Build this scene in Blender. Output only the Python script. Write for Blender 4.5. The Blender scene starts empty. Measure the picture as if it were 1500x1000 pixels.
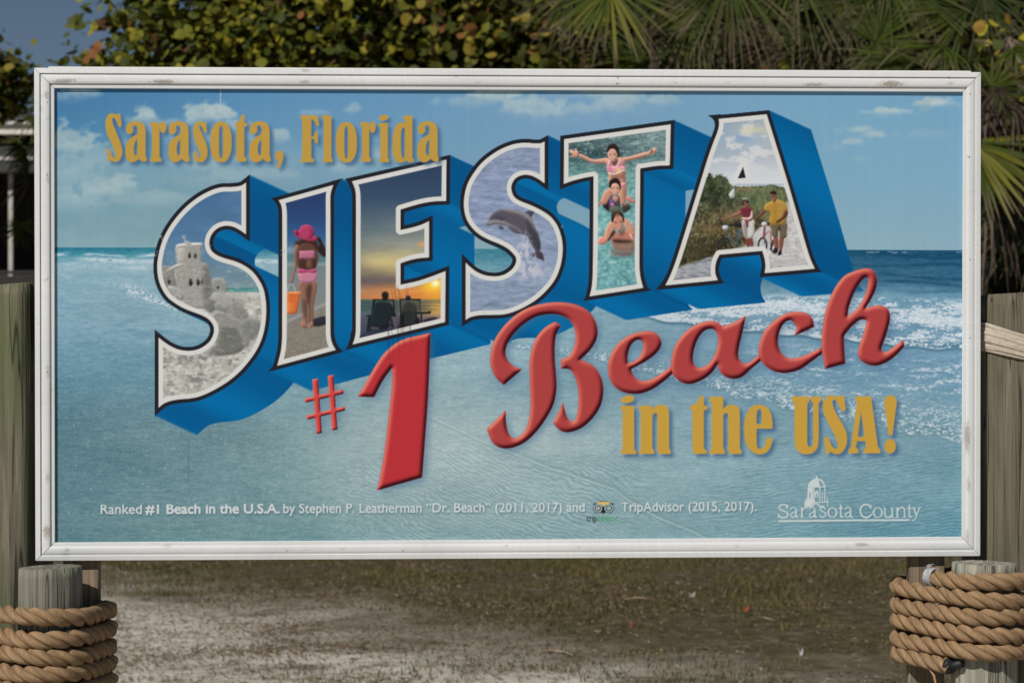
import bpy, bmesh, math, random
import numpy as np
from mathutils import Vector, Matrix
from mathutils.noise import noise as mnoise

SC = bpy.context.scene
COL = SC.collection
PI = math.pi
R = math.radians

# ------------------------------------------------------------------ camera
F = 2917.0            # focal length in photo pixels (1500 px wide photo)
EYE = 1.6             # camera height (m)
HZ = 560.0            # image row of the horizon
cam_d = bpy.data.cameras.new('camera')
cam_d.sensor_width = 36.0
cam_d.lens = F * 36.0 / 1500.0
cam_d.shift_y = (HZ - 500.0) / 1500.0
cam_d.clip_start = 0.05
cam_d.clip_end = 3000
cam_d.dof.use_dof = True
cam_d.dof.focus_distance = 5.2
cam_d.dof.aperture_fstop = 6.0
cam = bpy.data.objects.new('camera', cam_d)
COL.objects.link(cam)
cam.location = (0, 0, EYE)
cam.rotation_euler = (PI / 2, 0, 0)
SC.camera = cam

# ------------------------------------------------------------------ sky, sun, exposure
SUN_EL, SUN_AZ = R(41), R(33)      # sun above the horizon; to the left of straight behind the camera
world = bpy.data.worlds.new('World')
SC.world = world
world.use_nodes = True
wn = world.node_tree.nodes
wl = world.node_tree.links
sky = wn.new('ShaderNodeTexSky')
sky.sky_type = 'NISHITA'
sky.sun_disc = False
sky.sun_elevation = SUN_EL
sky.sun_rotation = PI + SUN_AZ
sky.air_density = 0.8
sky.dust_density = 0.0
sky.ozone_density = 1.0
wl.new(sky.outputs[0], wn['Background'].inputs[0])
wn['Background'].inputs[1].default_value = 0.05

to_sun = Vector((-math.sin(SUN_AZ) * math.cos(SUN_EL), -math.cos(SUN_AZ) * math.cos(SUN_EL), math.sin(SUN_EL)))
sun_d = bpy.data.lights.new('sun', 'SUN')
sun_d.energy = 5.0
sun_d.angle = R(0.5)
sun_d.color = (1.0, 0.95, 0.88)
sun = bpy.data.objects.new('sun', sun_d)
COL.objects.link(sun)
sun.rotation_euler = to_sun.to_track_quat('Z', 'Y').to_euler()
sun.location = (-6, -8, 12)

SC.view_settings.view_transform = 'Standard'
SC.view_settings.look = 'None'
SC.view_settings.exposure = -0.46
SC.view_settings.gamma = 1.0
SC.view_settings.use_curve_mapping = False
SC.cycles.use_denoising = True
SC.cycles.max_bounces = 6
SC.cycles.transparent_max_bounces = 6

KPRINT = 1.17        # photo brightness of the print -> reflectance of its inks

# ------------------------------------------------------------------ helpers
def W(px, py, Y):
    return Vector(((px - 750.0) / F * Y, Y, EYE + (HZ - py) / F * Y))

def lin(c):
    c = np.asarray(c, dtype=np.float64) / 255.0
    return np.where(c <= 0.04045, c / 12.92, ((c + 0.055) / 1.055) ** 2.4)

def link(o, parent=None):
    COL.objects.link(o)
    if parent is not None:
        o.parent = parent
    return o

def tag(o, label=None, cat=None, group=None, kind=None):
    if label: o['label'] = label
    if cat: o['category'] = cat
    if group: o['group'] = group
    if kind: o['kind'] = kind
    return o

def empty(name, loc=(0, 0, 0)):
    o = bpy.data.objects.new(name, None)
    o.location = loc
    o.empty_display_size = 0.1
    return link(o)

def mesh_np(name, V, Fc, mat, parent=None, col=None, smooth=False, origin=None):
    """V (n,3) world coords, Fc list/array of faces (all tris or all quads, or mixed list)."""
    V = np.asarray(V, dtype=np.float64)
    if origin is None and parent is not None:
        origin = np.array(parent_world(parent))
    if origin is None:
        origin = np.zeros(3)
    me = bpy.data.meshes.new(name)
    if isinstance(Fc, np.ndarray):
        n, k = Fc.shape
        me.vertices.add(len(V))
        me.vertices.foreach_set('co', (V - origin).astype(np.float32).ravel())
        me.loops.add(n * k)
        me.loops.foreach_set('vertex_index', Fc.astype(np.int32).ravel())
        me.polygons.add(n)
        me.polygons.foreach_set('loop_start', np.arange(0, n * k, k, dtype=np.int32))
        me.update(calc_edges=True)
    else:
        me.from_pydata([tuple(v) for v in (V - origin)], [], [tuple(f) for f in Fc])
        me.update()
    if col is not None:
        col = np.asarray(col, dtype=np.float32)
        if col.shape[1] == 3:
            col = np.concatenate([col, np.ones((len(col), 1), np.float32)], 1)
        a = me.color_attributes.new('Col', 'FLOAT_COLOR', 'POINT')
        a.data.foreach_set('color', col.ravel())
    if smooth:
        me.polygons.foreach_set('use_smooth', np.ones(len(me.polygons), dtype=bool))
    if mat is not None:
        me.materials.append(mat)
    o = bpy.data.objects.new(name, me)
    link(o, parent)
    if parent is None:
        o.location = origin
    return o

def parent_world(p):
    v = Vector((0, 0, 0))
    while p is not None:
        v = v + p.location
        p = p.parent
    return v

class G:
    """collects geometry, builds one mesh object"""
    def __init__(s): s.v = []; s.f = []
    def add(s, V, Fc):
        b = len(s.v)
        s.v.extend([tuple(p) for p in V])
        s.f.extend([tuple(i + b for i in f) for f in Fc])
    def box(s, x0, x1, y0, y1, z0, z1):
        s.add([(x0,y0,z0),(x1,y0,z0),(x1,y1,z0),(x0,y1,z0),(x0,y0,z1),(x1,y0,z1),(x1,y1,z1),(x0,y1,z1)],
              [(0,3,2,1),(4,5,6,7),(0,1,5,4),(1,2,6,5),(2,3,7,6),(3,0,4,7)])
    def tube(s, pts, rad, n=8, cap=True):
        pts = [Vector(p) for p in pts]
        rads = rad if isinstance(rad, (list, tuple)) else [rad] * len(pts)
        b = len(s.v)
        prev = None
        for i, p in enumerate(pts):
            t = (pts[min(i+1, len(pts)-1)] - pts[max(i-1, 0)]).normalized()
            if prev is None:
                a = t.cross(Vector((0, 0, 1)))
                if a.length < 0.1: a = t.cross(Vector((1, 0, 0)))
                a.normalize()
            else:
                a = (prev - t * prev.dot(t)).normalized()
            prev = a
            c = t.cross(a)
            for k in range(n):
                an = 2 * PI * k / n
                s.v.append(tuple(p + (a * math.cos(an) + c * math.sin(an)) * rads[i]))
        for i in range(len(pts) - 1):
            for k in range(n):
                k2 = (k + 1) % n
                s.f.append((b+i*n+k, b+i*n+k2, b+(i+1)*n+k2, b+(i+1)*n+k))
        if cap:
            s.f.append(tuple(b + k for k in reversed(range(n))))
            s.f.append(tuple(b + (len(pts)-1)*n + k for k in range(n)))
    def build(s, name, mat, parent=None, smooth=False, bevel=0, origin=None):
        o = mesh_np(name, s.v, s.f, mat, parent, smooth=smooth, origin=origin)
        if bevel:
            m = o.modifiers.new('bevel', 'BEVEL'); m.width = bevel; m.segments = 2; m.limit_method = 'ANGLE'
        return o

# ------------------------------------------------------------------ materials
class NT:
    def __init__(s, name):
        s.m = bpy.data.materials.new(name)
        s.m.use_nodes = True
        s.t = s.m.node_tree
        s.b = s.t.nodes['Principled BSDF']
    def n(s, typ, **kw):
        nd = s.t.nodes.new(typ)
        for k, v in kw.items():
            if k.startswith('i_'):
                nd.inputs[k[2:].replace('_', ' ')].default_value = v
            else:
                setattr(nd, k, v)
        return nd
    def l(s, a, b): s.t.links.new(a, b)
    def coord(s, scale=(1,1,1), kind='Object'):
        tc = s.n('ShaderNodeTexCoord')
        mp = s.n('ShaderNodeMapping')
        mp.inputs['Scale'].default_value = scale
        s.l(tc.outputs[kind], mp.inputs[0])
        return mp.outputs[0]
    def noise(s, vec, scale, detail=4, rough=0.6, dist=0.0):
        nd = s.n('ShaderNodeTexNoise')
        nd.inputs['Scale'].default_value = scale
        nd.inputs['Detail'].default_value = detail
        nd.inputs['Roughness'].default_value = rough
        nd.inputs['Distortion'].default_value = dist
        s.l(vec, nd.inputs['Vector'])
        return nd.outputs[0]
    def ramp(s, fac, stops):
        nd = s.n('ShaderNodeValToRGB')
        e = nd.color_ramp.elements
        while len(e) < len(stops): e.new(0.5)
        for i, (p, c) in enumerate(stops):
            e[i].position = p
            e[i].color = (c[0], c[1], c[2], 1)
        s.l(fac, nd.inputs[0])
        return nd.outputs[0]
    def mix(s, fac, a, b, mode='MIX'):
        nd = s.n('ShaderNodeMix', data_type='RGBA', blend_type=mode)
        if isinstance(fac, float): nd.inputs[0].default_value = fac
        else: s.l(fac, nd.inputs[0])
        for i, v in ((6, a), (7, b)):
            if isinstance(v, tuple): nd.inputs[i].default_value = (v[0], v[1], v[2], 1)
            else: s.l(v, nd.inputs[i])
        return nd.outputs[2]
    def bump(s, h, strength=0.5, dist=0.01):
        nd = s.n('ShaderNodeBump')
        nd.inputs['Strength'].default_value = strength
        nd.inputs['Distance'].default_value = dist
        s.l(h, nd.inputs['Height'])
        s.l(nd.outputs[0], s.b.inputs['Normal'])
    def base(s, c):
        if isinstance(c, tuple): s.b.inputs['Base Color'].default_value = (c[0], c[1], c[2], 1)
        else: s.l(c, s.b.inputs['Base Color'])
    def rough(s, r, spec=0.3):
        s.b.inputs['Roughness'].default_value = r
        s.b.inputs['Specular IOR Level'].default_value = spec

def mat_attr(name, rough, spec):
    m = NT(name)
    a = m.n('ShaderNodeVertexColor'); a.layer_name = 'Col'
    m.base(a.outputs[0]); m.rough(rough, spec)
    return m.m

M = {}
M['print'] = mat_attr('printed_vinyl', 0.5, 0.04)
M['frame'] = mat_attr('painted_frame', 0.45, 0.3)

def mat_plain(name, col, rough=0.6, spec=0.3, var=0.25, scale=8.0):
    m = NT(name)
    v = m.coord()
    nz = m.noise(v, scale, 5)
    d = tuple(c * (1 - var) for c in col); u = tuple(min(1, c * (1 + var)) for c in col)
    m.base(m.ramp(nz, [(0.3, d), (0.7, u)])); m.rough(rough, spec)
    return m.m

def mat_wood(name, dark, light, green, gmix, seed):
    m = NT(name)
    tc = m.n('ShaderNodeTexCoord')
    mp = m.n('ShaderNodeMapping'); mp.inputs['Location'].default_value = (seed, seed * 2.3, seed * 0.7)
    m.l(tc.outputs['Object'], mp.inputs[0])
    st = m.n('ShaderNodeMapping'); st.inputs['Scale'].default_value = (38, 38, 1.6)
    m.l(mp.outputs[0], st.inputs[0])
    g1 = m.noise(st.outputs[0], 1.0, 6, 0.65, 0.6)
    st2 = m.n('ShaderNodeMapping'); st2.inputs['Scale'].default_value = (120, 120, 4)
    m.l(mp.outputs[0], st2.inputs[0])
    g2 = m.noise(st2.outputs[0], 1.0, 4, 0.6, 0.2)
    c = m.ramp(g1, [(0.33, tuple(q*.7 for q in dark)), (0.5, tuple((a+b)/2 for a, b in zip(dark, light))), (0.66, tuple(q*1.1 for q in light))])
    c2 = m.ramp(g2, [(0.3, (0.55, 0.55, 0.55)), (0.7, (1.12, 1.1, 1.08))])
    c = m.mix(0.8, c, c2, 'MULTIPLY')
    st4 = m.n('ShaderNodeMapping'); st4.inputs['Scale'].default_value = (7, 7, 1.6)
    m.l(mp.outputs[0], st4.inputs[0])
    gm = m.noise(st4.outputs[0], 1.0, 4, 0.55, 0.4)
    gf = m.ramp(gm, [(0.38, (0, 0, 0)), (0.56, (gmix, gmix, gmix))])
    c = m.mix(gf, c, green)
    st3 = m.n('ShaderNodeMapping'); st3.inputs['Scale'].default_value = (34, 34, 0.8)
    m.l(mp.outputs[0], st3.inputs[0])
    ck = m.noise(st3.outputs[0], 1.0, 2, 0.5, 0.3)
    ckf = m.ramp(ck, [(0.482, (0, 0, 0)), (0.498, (0.85, 0.85, 0.85)), (0.502, (0.85, 0.85, 0.85)), (0.518, (0, 0, 0))])
    c = m.mix(ckf, c, (0.02, 0.017, 0.014))
    m.base(c); m.rough(0.85, 0.15)
    m.bump(g1, 0.9, 0.006)
    return m.m

# ------------------------------------------------------------------ the print: a small painter on a 1 px raster of the sign face
RX0, RY0, RW, RH = 70, 120, 1350, 684
XX, YY = np.meshgrid(np.arange(RW) + RX0, np.arange(RH) + RY0)
XX = XX.astype(np.float64); YY = YY.astype(np.float64)
rng = np.random.default_rng(7)

def cat(pts):
    """closed path through (x, y[, 1=corner]) points -> dense polyline"""
    n = len(pts)
    P = [np.array(p[:2], float) for p in pts]
    cor = [len(p) > 2 and p[2] for p in pts]
    out = []
    for i in range(n):
        p1, p2 = P[i], P[(i+1) % n]
        if cor[i] and cor[(i+1) % n]:
            out.append(p1); continue
        p0 = P[i-1] if not cor[i] else p1 - (p2 - p1) * 0.5
        p3 = P[(i+2) % n] if not cor[(i+1) % n] else p2 + (p2 - p1) * 0.5
        L = np.linalg.norm(p2 - p1)
        m1 = (p2 - p0); m2 = (p3 - p1)
        def nm(m):
            q = np.linalg.norm(m)
            return m / q * L if q > 1e-6 else m
        m1, m2 = nm(m1), nm(m2)
        k = max(3, int(L / 2.0))
        for t in np.arange(k) / k:
            out.append((2*t**3-3*t**2+1)*p1 + (t**3-2*t**2+t)*m1 + (-2*t**3+3*t**2)*p2 + (t**3-t**2)*m2)
    return np.array(out)

def z(org, pts, close=True):
    x0, y0, s = org
    return [(x0 + p[0]/s, y0 + p[1]/s) + tuple(p[2:]) for p in pts]

def area(p):
    x, y = p[:, 0], p[:, 1]
    return 0.5 * np.sum(x * np.roll(y, -1) - np.roll(x, -1) * y)

def orient(p, sgn):
    return p if area(p) * sgn > 0 else p[::-1]

def coverage(outers, holes=(), org=None):
    """anti-aliased coverage over the raster, returned with its bbox (j0,j1,i0,i1)"""
    loops = [orient(np.asarray(p, float), 1) for p in outers] + [orient(np.asarray(p, float), -1) for p in holes]
    A = np.concatenate(loops)
    i0 = max(0, int(A[:, 0].min()) - RX0 - 2); i1 = min(RW, int(A[:, 0].max()) - RX0 + 4)
    j0 = max(0, int(A[:, 1].min()) - RY0 - 2); j1 = min(RH, int(A[:, 1].max()) - RY0 + 4)
    if i1 <= i0 or j1 <= j0:
        return None
    SS = 4
    h, w = j1 - j0, i1 - i0
    acc = np.zeros((h, w + 2))
    P = np.concatenate([p for p in loops]); Q = np.concatenate([np.roll(p, -1, 0) for p in loops])
    # raster coords: pixel i covers [i-0.5, i+0.5]
    ax = P[:, 0] - RX0 - i0 + 0.5; ay = (P[:, 1] - RY0 - j0 + 0.5) * SS
    bx = Q[:, 0] - RX0 - i0 + 0.5; by = (Q[:, 1] - RY0 - j0 + 0.5) * SS
    sg = np.sign(by - ay)
    lo = np.ceil(np.minimum(ay, by) - 0.5).astype(int); hi = np.ceil(np.maximum(ay, by) - 0.5).astype(int)
    lo = np.clip(lo, 0, h * SS); hi = np.clip(hi, 0, h * SS)
    cnt = np.maximum(hi - lo, 0)
    tot = cnt.sum()
    if tot == 0: return None
    e = np.repeat(np.arange(len(cnt)), cnt)
    row = np.arange(tot) - np.repeat(np.cumsum(cnt) - cnt, cnt) + lo[e]
    t = (row + 0.5 - ay[e]) / (by[e] - ay[e])
    x = np.clip(ax[e] + t * (bx[e] - ax[e]), 0, w)
    k = np.floor(x).astype(int); fr = x - k
    np.add.at(acc, (row // SS, k), sg[e] * (1 - fr) / SS)
    np.add.at(acc, (row // SS, k + 1), sg[e] * fr / SS)
    c = np.clip(np.abs(np.cumsum(acc, 1)[:, :w]), 0, 1)
    return c, (j0, j1, i0, i1)

def box1(a, r, ax):
    r = max(0, r)
    if r == 0: return a
    p = [(0, 0)] * a.ndim; p[ax] = (r + 1, r)
    c = np.cumsum(np.pad(a, p, mode='edge'), axis=ax)
    n = a.shape[ax]
    s1 = [slice(None)] * a.ndim; s0 = [slice(None)] * a.ndim
    s1[ax] = slice(2*r+1, 2*r+1+n); s0[ax] = slice(0, n)
    return (c[tuple(s1)] - c[tuple(s0)]) / (2*r + 1)

def blur(a, s):
    """approximate gaussian, s in px"""
    if s <= 0: return a
    if s < 1.0:
        k = s * s / 2.0; k = min(k, 0.33)
        for ax in (0, 1):
            a = a * (1 - 2*k) + k * (np.roll(a, 1, ax) + np.roll(a, -1, ax))
        return a
    r = max(1, int(round(math.sqrt(4 * s * s + 1) / 2 - 0.5)))
    for _ in range(3):
        a = box1(box1(a, r, 0), r, 1)
    return a

def full(cv):
    out = np.zeros((RH, RW))
    if cv is not None:
        c, (j0, j1, i0, i1) = cv
        out[j0:j1, i0:i1] = c
    return out

def vnoise(sx, sy, oct=1, seed=0, gain=0.5):
    h, w = RH, RW
    r = np.random.default_rng(seed)
    out = np.zeros((h, w)); amp = 1.0; tot = 0
    for o in range(oct):
        gx, gy = max(1.0, sx / 2**o), max(1.0, sy / 2**o)
        g = r.random((int(h / gy) + 3, int(w / gx) + 3))
        y = np.arange(h) / gy; x = np.arange(w) / gx
        yi = y.astype(int); xi = x.astype(int)
        fy = y - yi; fx = x - xi
        fy = (fy*fy*(3-2*fy))[:, None]; fx = (fx*fx*(3-2*fx))[None, :]
        a = g[yi][:, xi]; b = g[yi][:, xi+1]; c = g[yi+1][:, xi]; d = g[yi+1][:, xi+1]
        out += amp * ((a*(1-fx)+b*fx)*(1-fy) + (c*(1-fx)+d*fx)*fy); tot += amp
        amp *= gain
    return out / tot     # 0..1, mean .5

def over(cv, mask, col):
    """composite colour (3,) or (h,w,3) over canvas cv with mask (RH,RW)"""
    a = mask[..., None]
    cv *= (1 - a)
    cv += a * np.asarray(col, float)

SHADE = 0.0
def fill(cv, pts, col, alpha=1.0, soft=0.0, org=None, dense=False, holes=(), clip=None):
    if org is not None:
        pts = z(org, pts); holes = [z(org, h) for h in holes]
    p = cat(pts) if not dense else np.asarray([q[:2] for q in pts], float)
    c = coverage([p], [cat(h) for h in holes])
    if c is None: return None
    c, (j0, j1, i0, i1) = c
    if soft > 0:
        m = int(soft * 3) + 2
        J0, J1, I0, I1 = max(0, j0-m), min(RH, j1+m), max(0, i0-m), min(RW, i1+m)
        t = np.zeros((J1-J0, I1-I0)); t[j0-J0:j1-J0, i0-I0:i1-I0] = c
        c = blur(t, soft); j0, j1, i0, i1 = J0, J1, I0, I1
    c = c * alpha
    if clip is not None: c = c * clip[j0:j1, i0:i1]
    a = c[..., None]
    col = np.asarray(col, float)
    if SHADE > 0 and c.size > 60:
        b_ = blur(c, 1.7); g0, g1 = np.gradient(b_)
        e_ = np.clip((g0 * .75 + g1 * .5) * 3.2, -1, 1)[..., None]
        r1 = np.random.default_rng(int(j0 * 7 + i0)).normal(0, .035, c.shape)[..., None]
        col = np.clip(col * (1 + SHADE * e_ + r1), 0, 240)
    cv[j0:j1, i0:i1] = cv[j0:j1, i0:i1] * (1 - a) + a * col
    return c, (j0, j1, i0, i1)

def ell(cx, cy, rx, ry, rot=0.0, n=28, p=2.0):
    t = np.arange(n) / n * 2 * PI
    c, s = np.cos(t), np.sin(t)
    x = rx * np.sign(c) * np.abs(c) ** (2/p); y = ry * np.sign(s) * np.abs(s) ** (2/p)
    ca, sa = math.cos(rot), math.sin(rot)
    return [(cx + a*ca - b*sa, cy + a*sa + b*ca) for a, b in zip(x, y)]

def stroke(pts, w):
    """thin open polyline as polygon; w px width or list"""
    P = np.array([p[:2] for p in pts], float)
    ws = np.full(len(P), w, float) if np.isscalar(w) else np.array(w, float)
    T = np.gradient(P, axis=0); T /= np.linalg.norm(T, axis=1)[:, None] + 1e-9
    N = np.stack([-T[:, 1], T[:, 0]], 1) * ws[:, None] / 2
    return [tuple(q) + (1,) for q in np.concatenate([P + N, (P - N)[::-1]])]

def seg_dist(poly, bb, closed=True):
    j0, j1, i0, i1 = bb
    x = XX[j0:j1, i0:i1]; y = YY[j0:j1, i0:i1]
    d = np.full(x.shape, 1e9)
    Q = np.roll(poly, -1, 0)
    for a, b in zip(poly, Q):
        e = b - a; L = e @ e
        if L < 1e-9: continue
        t = np.clip(((x - a[0]) * e[0] + (y - a[1]) * e[1]) / L, 0, 1)
        d = np.minimum(d, (x - a[0] - t*e[0])**2 + (y - a[1] - t*e[1])**2)
    return np.sqrt(d)

def offset_miter(poly, d, lim=6.0):
    """outward offset with mitred corners"""
    p = orient(poly, 1)
    keep = np.linalg.norm(p - np.roll(p, 1, 0), axis=1) > 0.05
    p = p[keep]
    a = np.roll(p, 1, 0); b = np.roll(p, -1, 0)
    t1 = p - a; t1 /= np.linalg.norm(t1, axis=1)[:, None]
    t2 = b - p; t2 /= np.linalg.norm(t2, axis=1)[:, None]
    n1 = np.stack([t1[:, 1], -t1[:, 0]], 1); n2 = np.stack([t2[:, 1], -t2[:, 0]], 1)
    m = n1 + n2
    k = 1.0 + np.sum(n1 * n2, 1)
    k = np.maximum(k, 2.0 / lim**2)
    return p + m / k[:, None] * d

def rows(ctrl):
    """ctrl: list of (y, [(x, rgb), ...]) -> smooth colour field"""
    ys = [c[0] for c in ctrl]
    out = np.zeros((RH, RW, 3))
    x = np.arange(RW) + RX0; y = np.arange(RH) + RY0
    R_ = []
    for _, cs in ctrl:
        xs = [c[0] for c in cs]
        R_.append(np.stack([np.interp(x, xs, [c[1][k] for c in cs]) for k in range(3)], 1))
    R_ = np.array(R_)
    for k in range(3):
        idx = np.clip(np.searchsorted(ys, y) - 1, 0, len(ys) - 2)
        y0 = np.array(ys)[idx]; y1 = np.array(ys)[idx+1]
        t = np.clip((y - y0) / (y1 - y0), 0, 1)[:, None]
        out[..., k] = R_[idx, :, k] * (1-t) + R_[idx+1, :, k] * t
    return out

def sstep(a, b, v):
    t = np.clip((v - a) / (b - a), 0, 1)
    return t * t * (3 - 2 * t)

# ---------- background photograph of sky, sea and wet sand
def paint_background():
    skyc = rows([
        (122, [(80,(62,112,154)),(300,(76,124,162)),(600,(92,136,170)),(850,(108,148,178)),(1150,(110,152,180)),(1410,(104,148,178))]),
        (190, [(80,(72,122,158)),(300,(88,134,166)),(600,(104,144,172)),(850,(112,148,176)),(1150,(114,154,178)),(1410,(112,153,177))]),
        (260, [(80,(96,140,160)),(300,(112,146,162)),(600,(114,150,172)),(850,(112,148,172)),(1150,(116,156,177)),(1410,(117,156,177))]),
        (330, [(80,(112,147,157)),(300,(118,150,158)),(600,(118,152,168)),(1150,(126,160,174)),(1410,(124,158,174))]),
        (368, [(80,(118,150,158)),(300,(122,155,160)),(600,(128,158,166)),(1150,(134,163,173)),(1410,(128,160,174))])])
    n1 = vnoise(60, 34, 5, 11, 0.55); n2 = vnoise(20, 12, 5, 12, 0.62); n3 = vnoise(8, 6, 3, 13, .6)
    cl = np.zeros((RH, RW))
    blobs = [(105,212,48,26,.8),(95,250,60,40,.55),(150,232,60,26,.5),(150,278,42,16,.7),(178,270,26,16,.75),(108,292,55,22,.5),(225,292,50,14,.45),
             (112,134,28,11,.7),(92,142,14,8,.4),(212,170,24,15,.85),(230,188,30,12,.5),(282,172,20,16,.8),(315,168,32,15,.95),(340,186,40,14,.6),
             (300,200,60,16,.45),(370,200,30,12,.45),(412,200,15,11,.75),(300,240,60,16,.5),(330,258,50,12,.45),(400,255,30,10,.4),(458,166,22,5,.35),(520,160,14,7,.5),
             (502,244,24,12,.5),(560,228,26,10,.4),(735,140,40,14,.85),(755,155,30,12,.8),(800,162,46,12,.7),(850,158,48,14,.6),(905,150,40,14,.7),(960,146,28,10,.6),
             (690,150,40,8,.4),(880,138,60,10,.5),
             (1293,162,30,7,.95),(1268,164,18,4,.6),(1322,163,18,4,.6),(1366,151,30,6,.95),(1340,153,14,4,.5),(1262,190,22,6,.75),(1282,197,24,6,.7),
             (1250,208,26,5,.65),(1222,216,18,4,.3),(1255,234,14,4,.25),(1355,198,26,6,.2)]
    for (cx, cy, rx, ry, a) in blobs:
        w_ = (slice(max(0, int(cy - 3.4*ry) - RY0), max(0, int(cy + 3.4*ry) - RY0)), slice(max(0, int(cx - 3.4*rx) - RX0), max(0, int(cx + 3.4*rx) - RX0)))
        X_, Y_ = XX[w_], YY[w_]
        d = np.sqrt(((X_ - cx)/(rx*1.1))**2 + ((Y_ - cy)/(ry*1.15))**2) + (n1[w_] - 0.5) * 1.6 + (n2[w_] - .5) * 1.7 + (n3[w_] - .5) * .9
        up_ = sstep(-.2, .5, (Y_ - cy)/ry)
        base = 1 - sstep(0.55 - .4*up_, 0.95 + .45*up_, d)
        fl = 1 - 0.6 * sstep(0.0, 1.0, (Y_ - cy)/ry)
        cl[w_] = np.maximum(cl[w_], base * a * fl)
    cl = blur(cl, 1.3)
    img = skyc.copy()
    ccol = np.stack([160 + 60*(n2-.45), 178 + 46*(n2-.45), 180 + 34*(n2-.45)], -1)
    over(img, np.clip(cl, 0, .92), ccol)
    over(img, 0.22 * (1 - sstep(480, 700, XX)) * sstep(190, 250, YY) * sstep(.35, .7, n1), (150, 176, 180))
    # sea and sand
    hz = 362.3 + (XX - 80) / 1330 * 4.2
    sea = rows([
        (362, [(80,(38,104,124)),(300,(42,108,128)),(690,(70,122,134)),(800,(66,118,134)),(1200,(46,92,116)),(1410,(38,84,110))]),
        (372, [(80,(60,125,140)),(300,(66,128,142)),(690,(66,122,136)),(800,(62,114,130)),(1200,(52,96,120)),(1410,(44,88,114))]),
        (386, [(80,(134,162,172)),(300,(136,164,172)),(690,(94,142,152)),(800,(90,134,148)),(1200,(64,108,130)),(1410,(54,98,122))]),
        (415, [(80,(124,156,168)),(300,(130,160,170)),(690,(130,160,168)),(900,(124,154,166)),(1200,(82,122,142)),(1410,(60,104,128))]),
        (432, [(80,(122,154,167)),(300,(128,158,168)),(690,(138,164,170)),(900,(126,156,168)),(1200,(108,142,158)),(1410,(92,132,152))]),
        (480, [(80,(118,150,163)),(300,(122,152,164)),(600,(138,162,168)),(900,(126,156,166)),(1200,(106,139,158)),(1410,(102,137,158))]),
        (560, [(80,(94,134,148)),(300,(100,138,150)),(600,(142,164,168)),(900,(118,150,162)),(1200,(106,140,158)),(1410,(104,139,159))]),
        (640, [(80,(80,120,132)),(300,(92,128,138)),(600,(138,160,165)),(800,(132,156,162)),(1000,(116,148,160)),(1410,(112,146,160))]),
        (720, [(80,(82,122,134)),(300,(90,128,138)),(500,(124,150,156)),(700,(128,154,160)),(1000,(118,150,160)),(1200,(116,150,162)),(1410,(106,144,158))]),
        (800, [(80,(84,124,132)),(300,(94,132,138)),(600,(106,138,146)),(900,(108,140,148)),(1200,(100,140,152)),(1410,(92,136,152))])])
    rip = vnoise(18, 2.6, 3, 21, .6) - .5
    rip2 = vnoise(7, 1.8, 2, 22, .6) - .5
    patch = vnoise(120, 40, 4, 23, .55) - .5
    spk = rng.normal(0, 1, (RH, RW))
    low = sstep(520, 640, YY) * (1 - sstep(330, 560, XX + (YY - 640) * -0.9))
    sea += (rip * 20 + rip2 * 16 + patch * 22 + (vnoise(3, 1.4, 1, 24) - .5) * 12)[..., None] * np.array([1.0, .9, .85])
    sea += (spk * (1.2 + 3.4 * low))[..., None]
    # diagonal ripples, lower centre and right
    th = 0.42
    u = XX * math.cos(th) + YY * math.sin(th); v = -XX * math.sin(th) + YY * math.cos(th)
    wv = np.sin(v * 1.05 + vnoise(40, 30, 3, 25) * 26) * vnoise(60, 30, 2, 26)
    area2 = sstep(630, 700, YY) * sstep(420, 620, XX) * (1 - sstep(900, 1000, XX))
    sea += (wv * 15 * area2)[..., None]
    wv2 = np.sin((YY + XX * 0.12) * 1.25 + vnoise(30, 20, 3, 27) * 14) * vnoise(50, 20, 2, 28)
    sea += (wv2 * 14 * sstep(620, 680, YY) * sstep(960, 1050, XX))[..., None]
    # darker streaks left
    d1 = np.exp(-((YY - 495 - 14*np.sin(XX/40))/16)**2) * (1 - sstep(300, 360, XX)) * sstep(.5, .66, vnoise(34, 5, 3, 31))
    over(sea, d1 * .45, (84, 126, 148))
    d2 = np.exp(-((YY - 402 - (XX-80)*.02)/5)**2) * (1 - sstep(150, 260, XX)) * sstep(80, 130, XX)
    over(sea, d2 * .4, (104, 142, 160))
    d3 = np.exp(-((YY - 418 - (XX-80)*.07)/4)**2) * (1 - sstep(220, 300, XX))
    over(sea, d3 * .3, (108, 144, 158))
    # foam
    fn = vnoise(9, 2.8, 4, 41, .75); ff = vnoise(3.2, 2.0, 2, 42, .7); fb = vnoise(40, 6, 4, 43, .65)
    foam = np.zeros((RH, RW))
    lf = np.exp(-((YY - 374 - 2*np.sin(XX/23))/2.4)**2) * sstep(.36, .55, vnoise(40, 6, 3, 44)) * .9
    lf = np.maximum(lf, np.exp(-((YY - 381 - 2*np.sin(XX/31+1))/3.6)**2) * sstep(95, 140, XX) * .85 * sstep(.25, .5, fn))
    foam = np.maximum(foam, lf * (1 - sstep(415, 425, XX)))
    foam = np.maximum(foam, np.exp(-(((XX-205)/22)**2 + ((YY-392)/3)**2)) * .5)
    sw = np.exp(-(((XX - 205)/26)**2 + ((YY - 430 - (XX-205)*.35)/8)**2)) * sstep(.4, .6, ff) * 1.1
    sw = np.maximum(sw, np.exp(-((YY - 441 - (XX-230)*.32)/5)**2) * sstep(195, 215, XX) * (1 - sstep(262, 275, XX)) * sstep(.4, .6, ff))
    foam = np.maximum(foam, np.clip(sw, 0, .8))
    e1 = np.interp(XX, [860, 930, 1000, 1157, 1240, 1350, 1420], [448, 462, 473, 490, 497, 509, 511]) + 3*np.sin(XX/9.0) * .5
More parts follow.
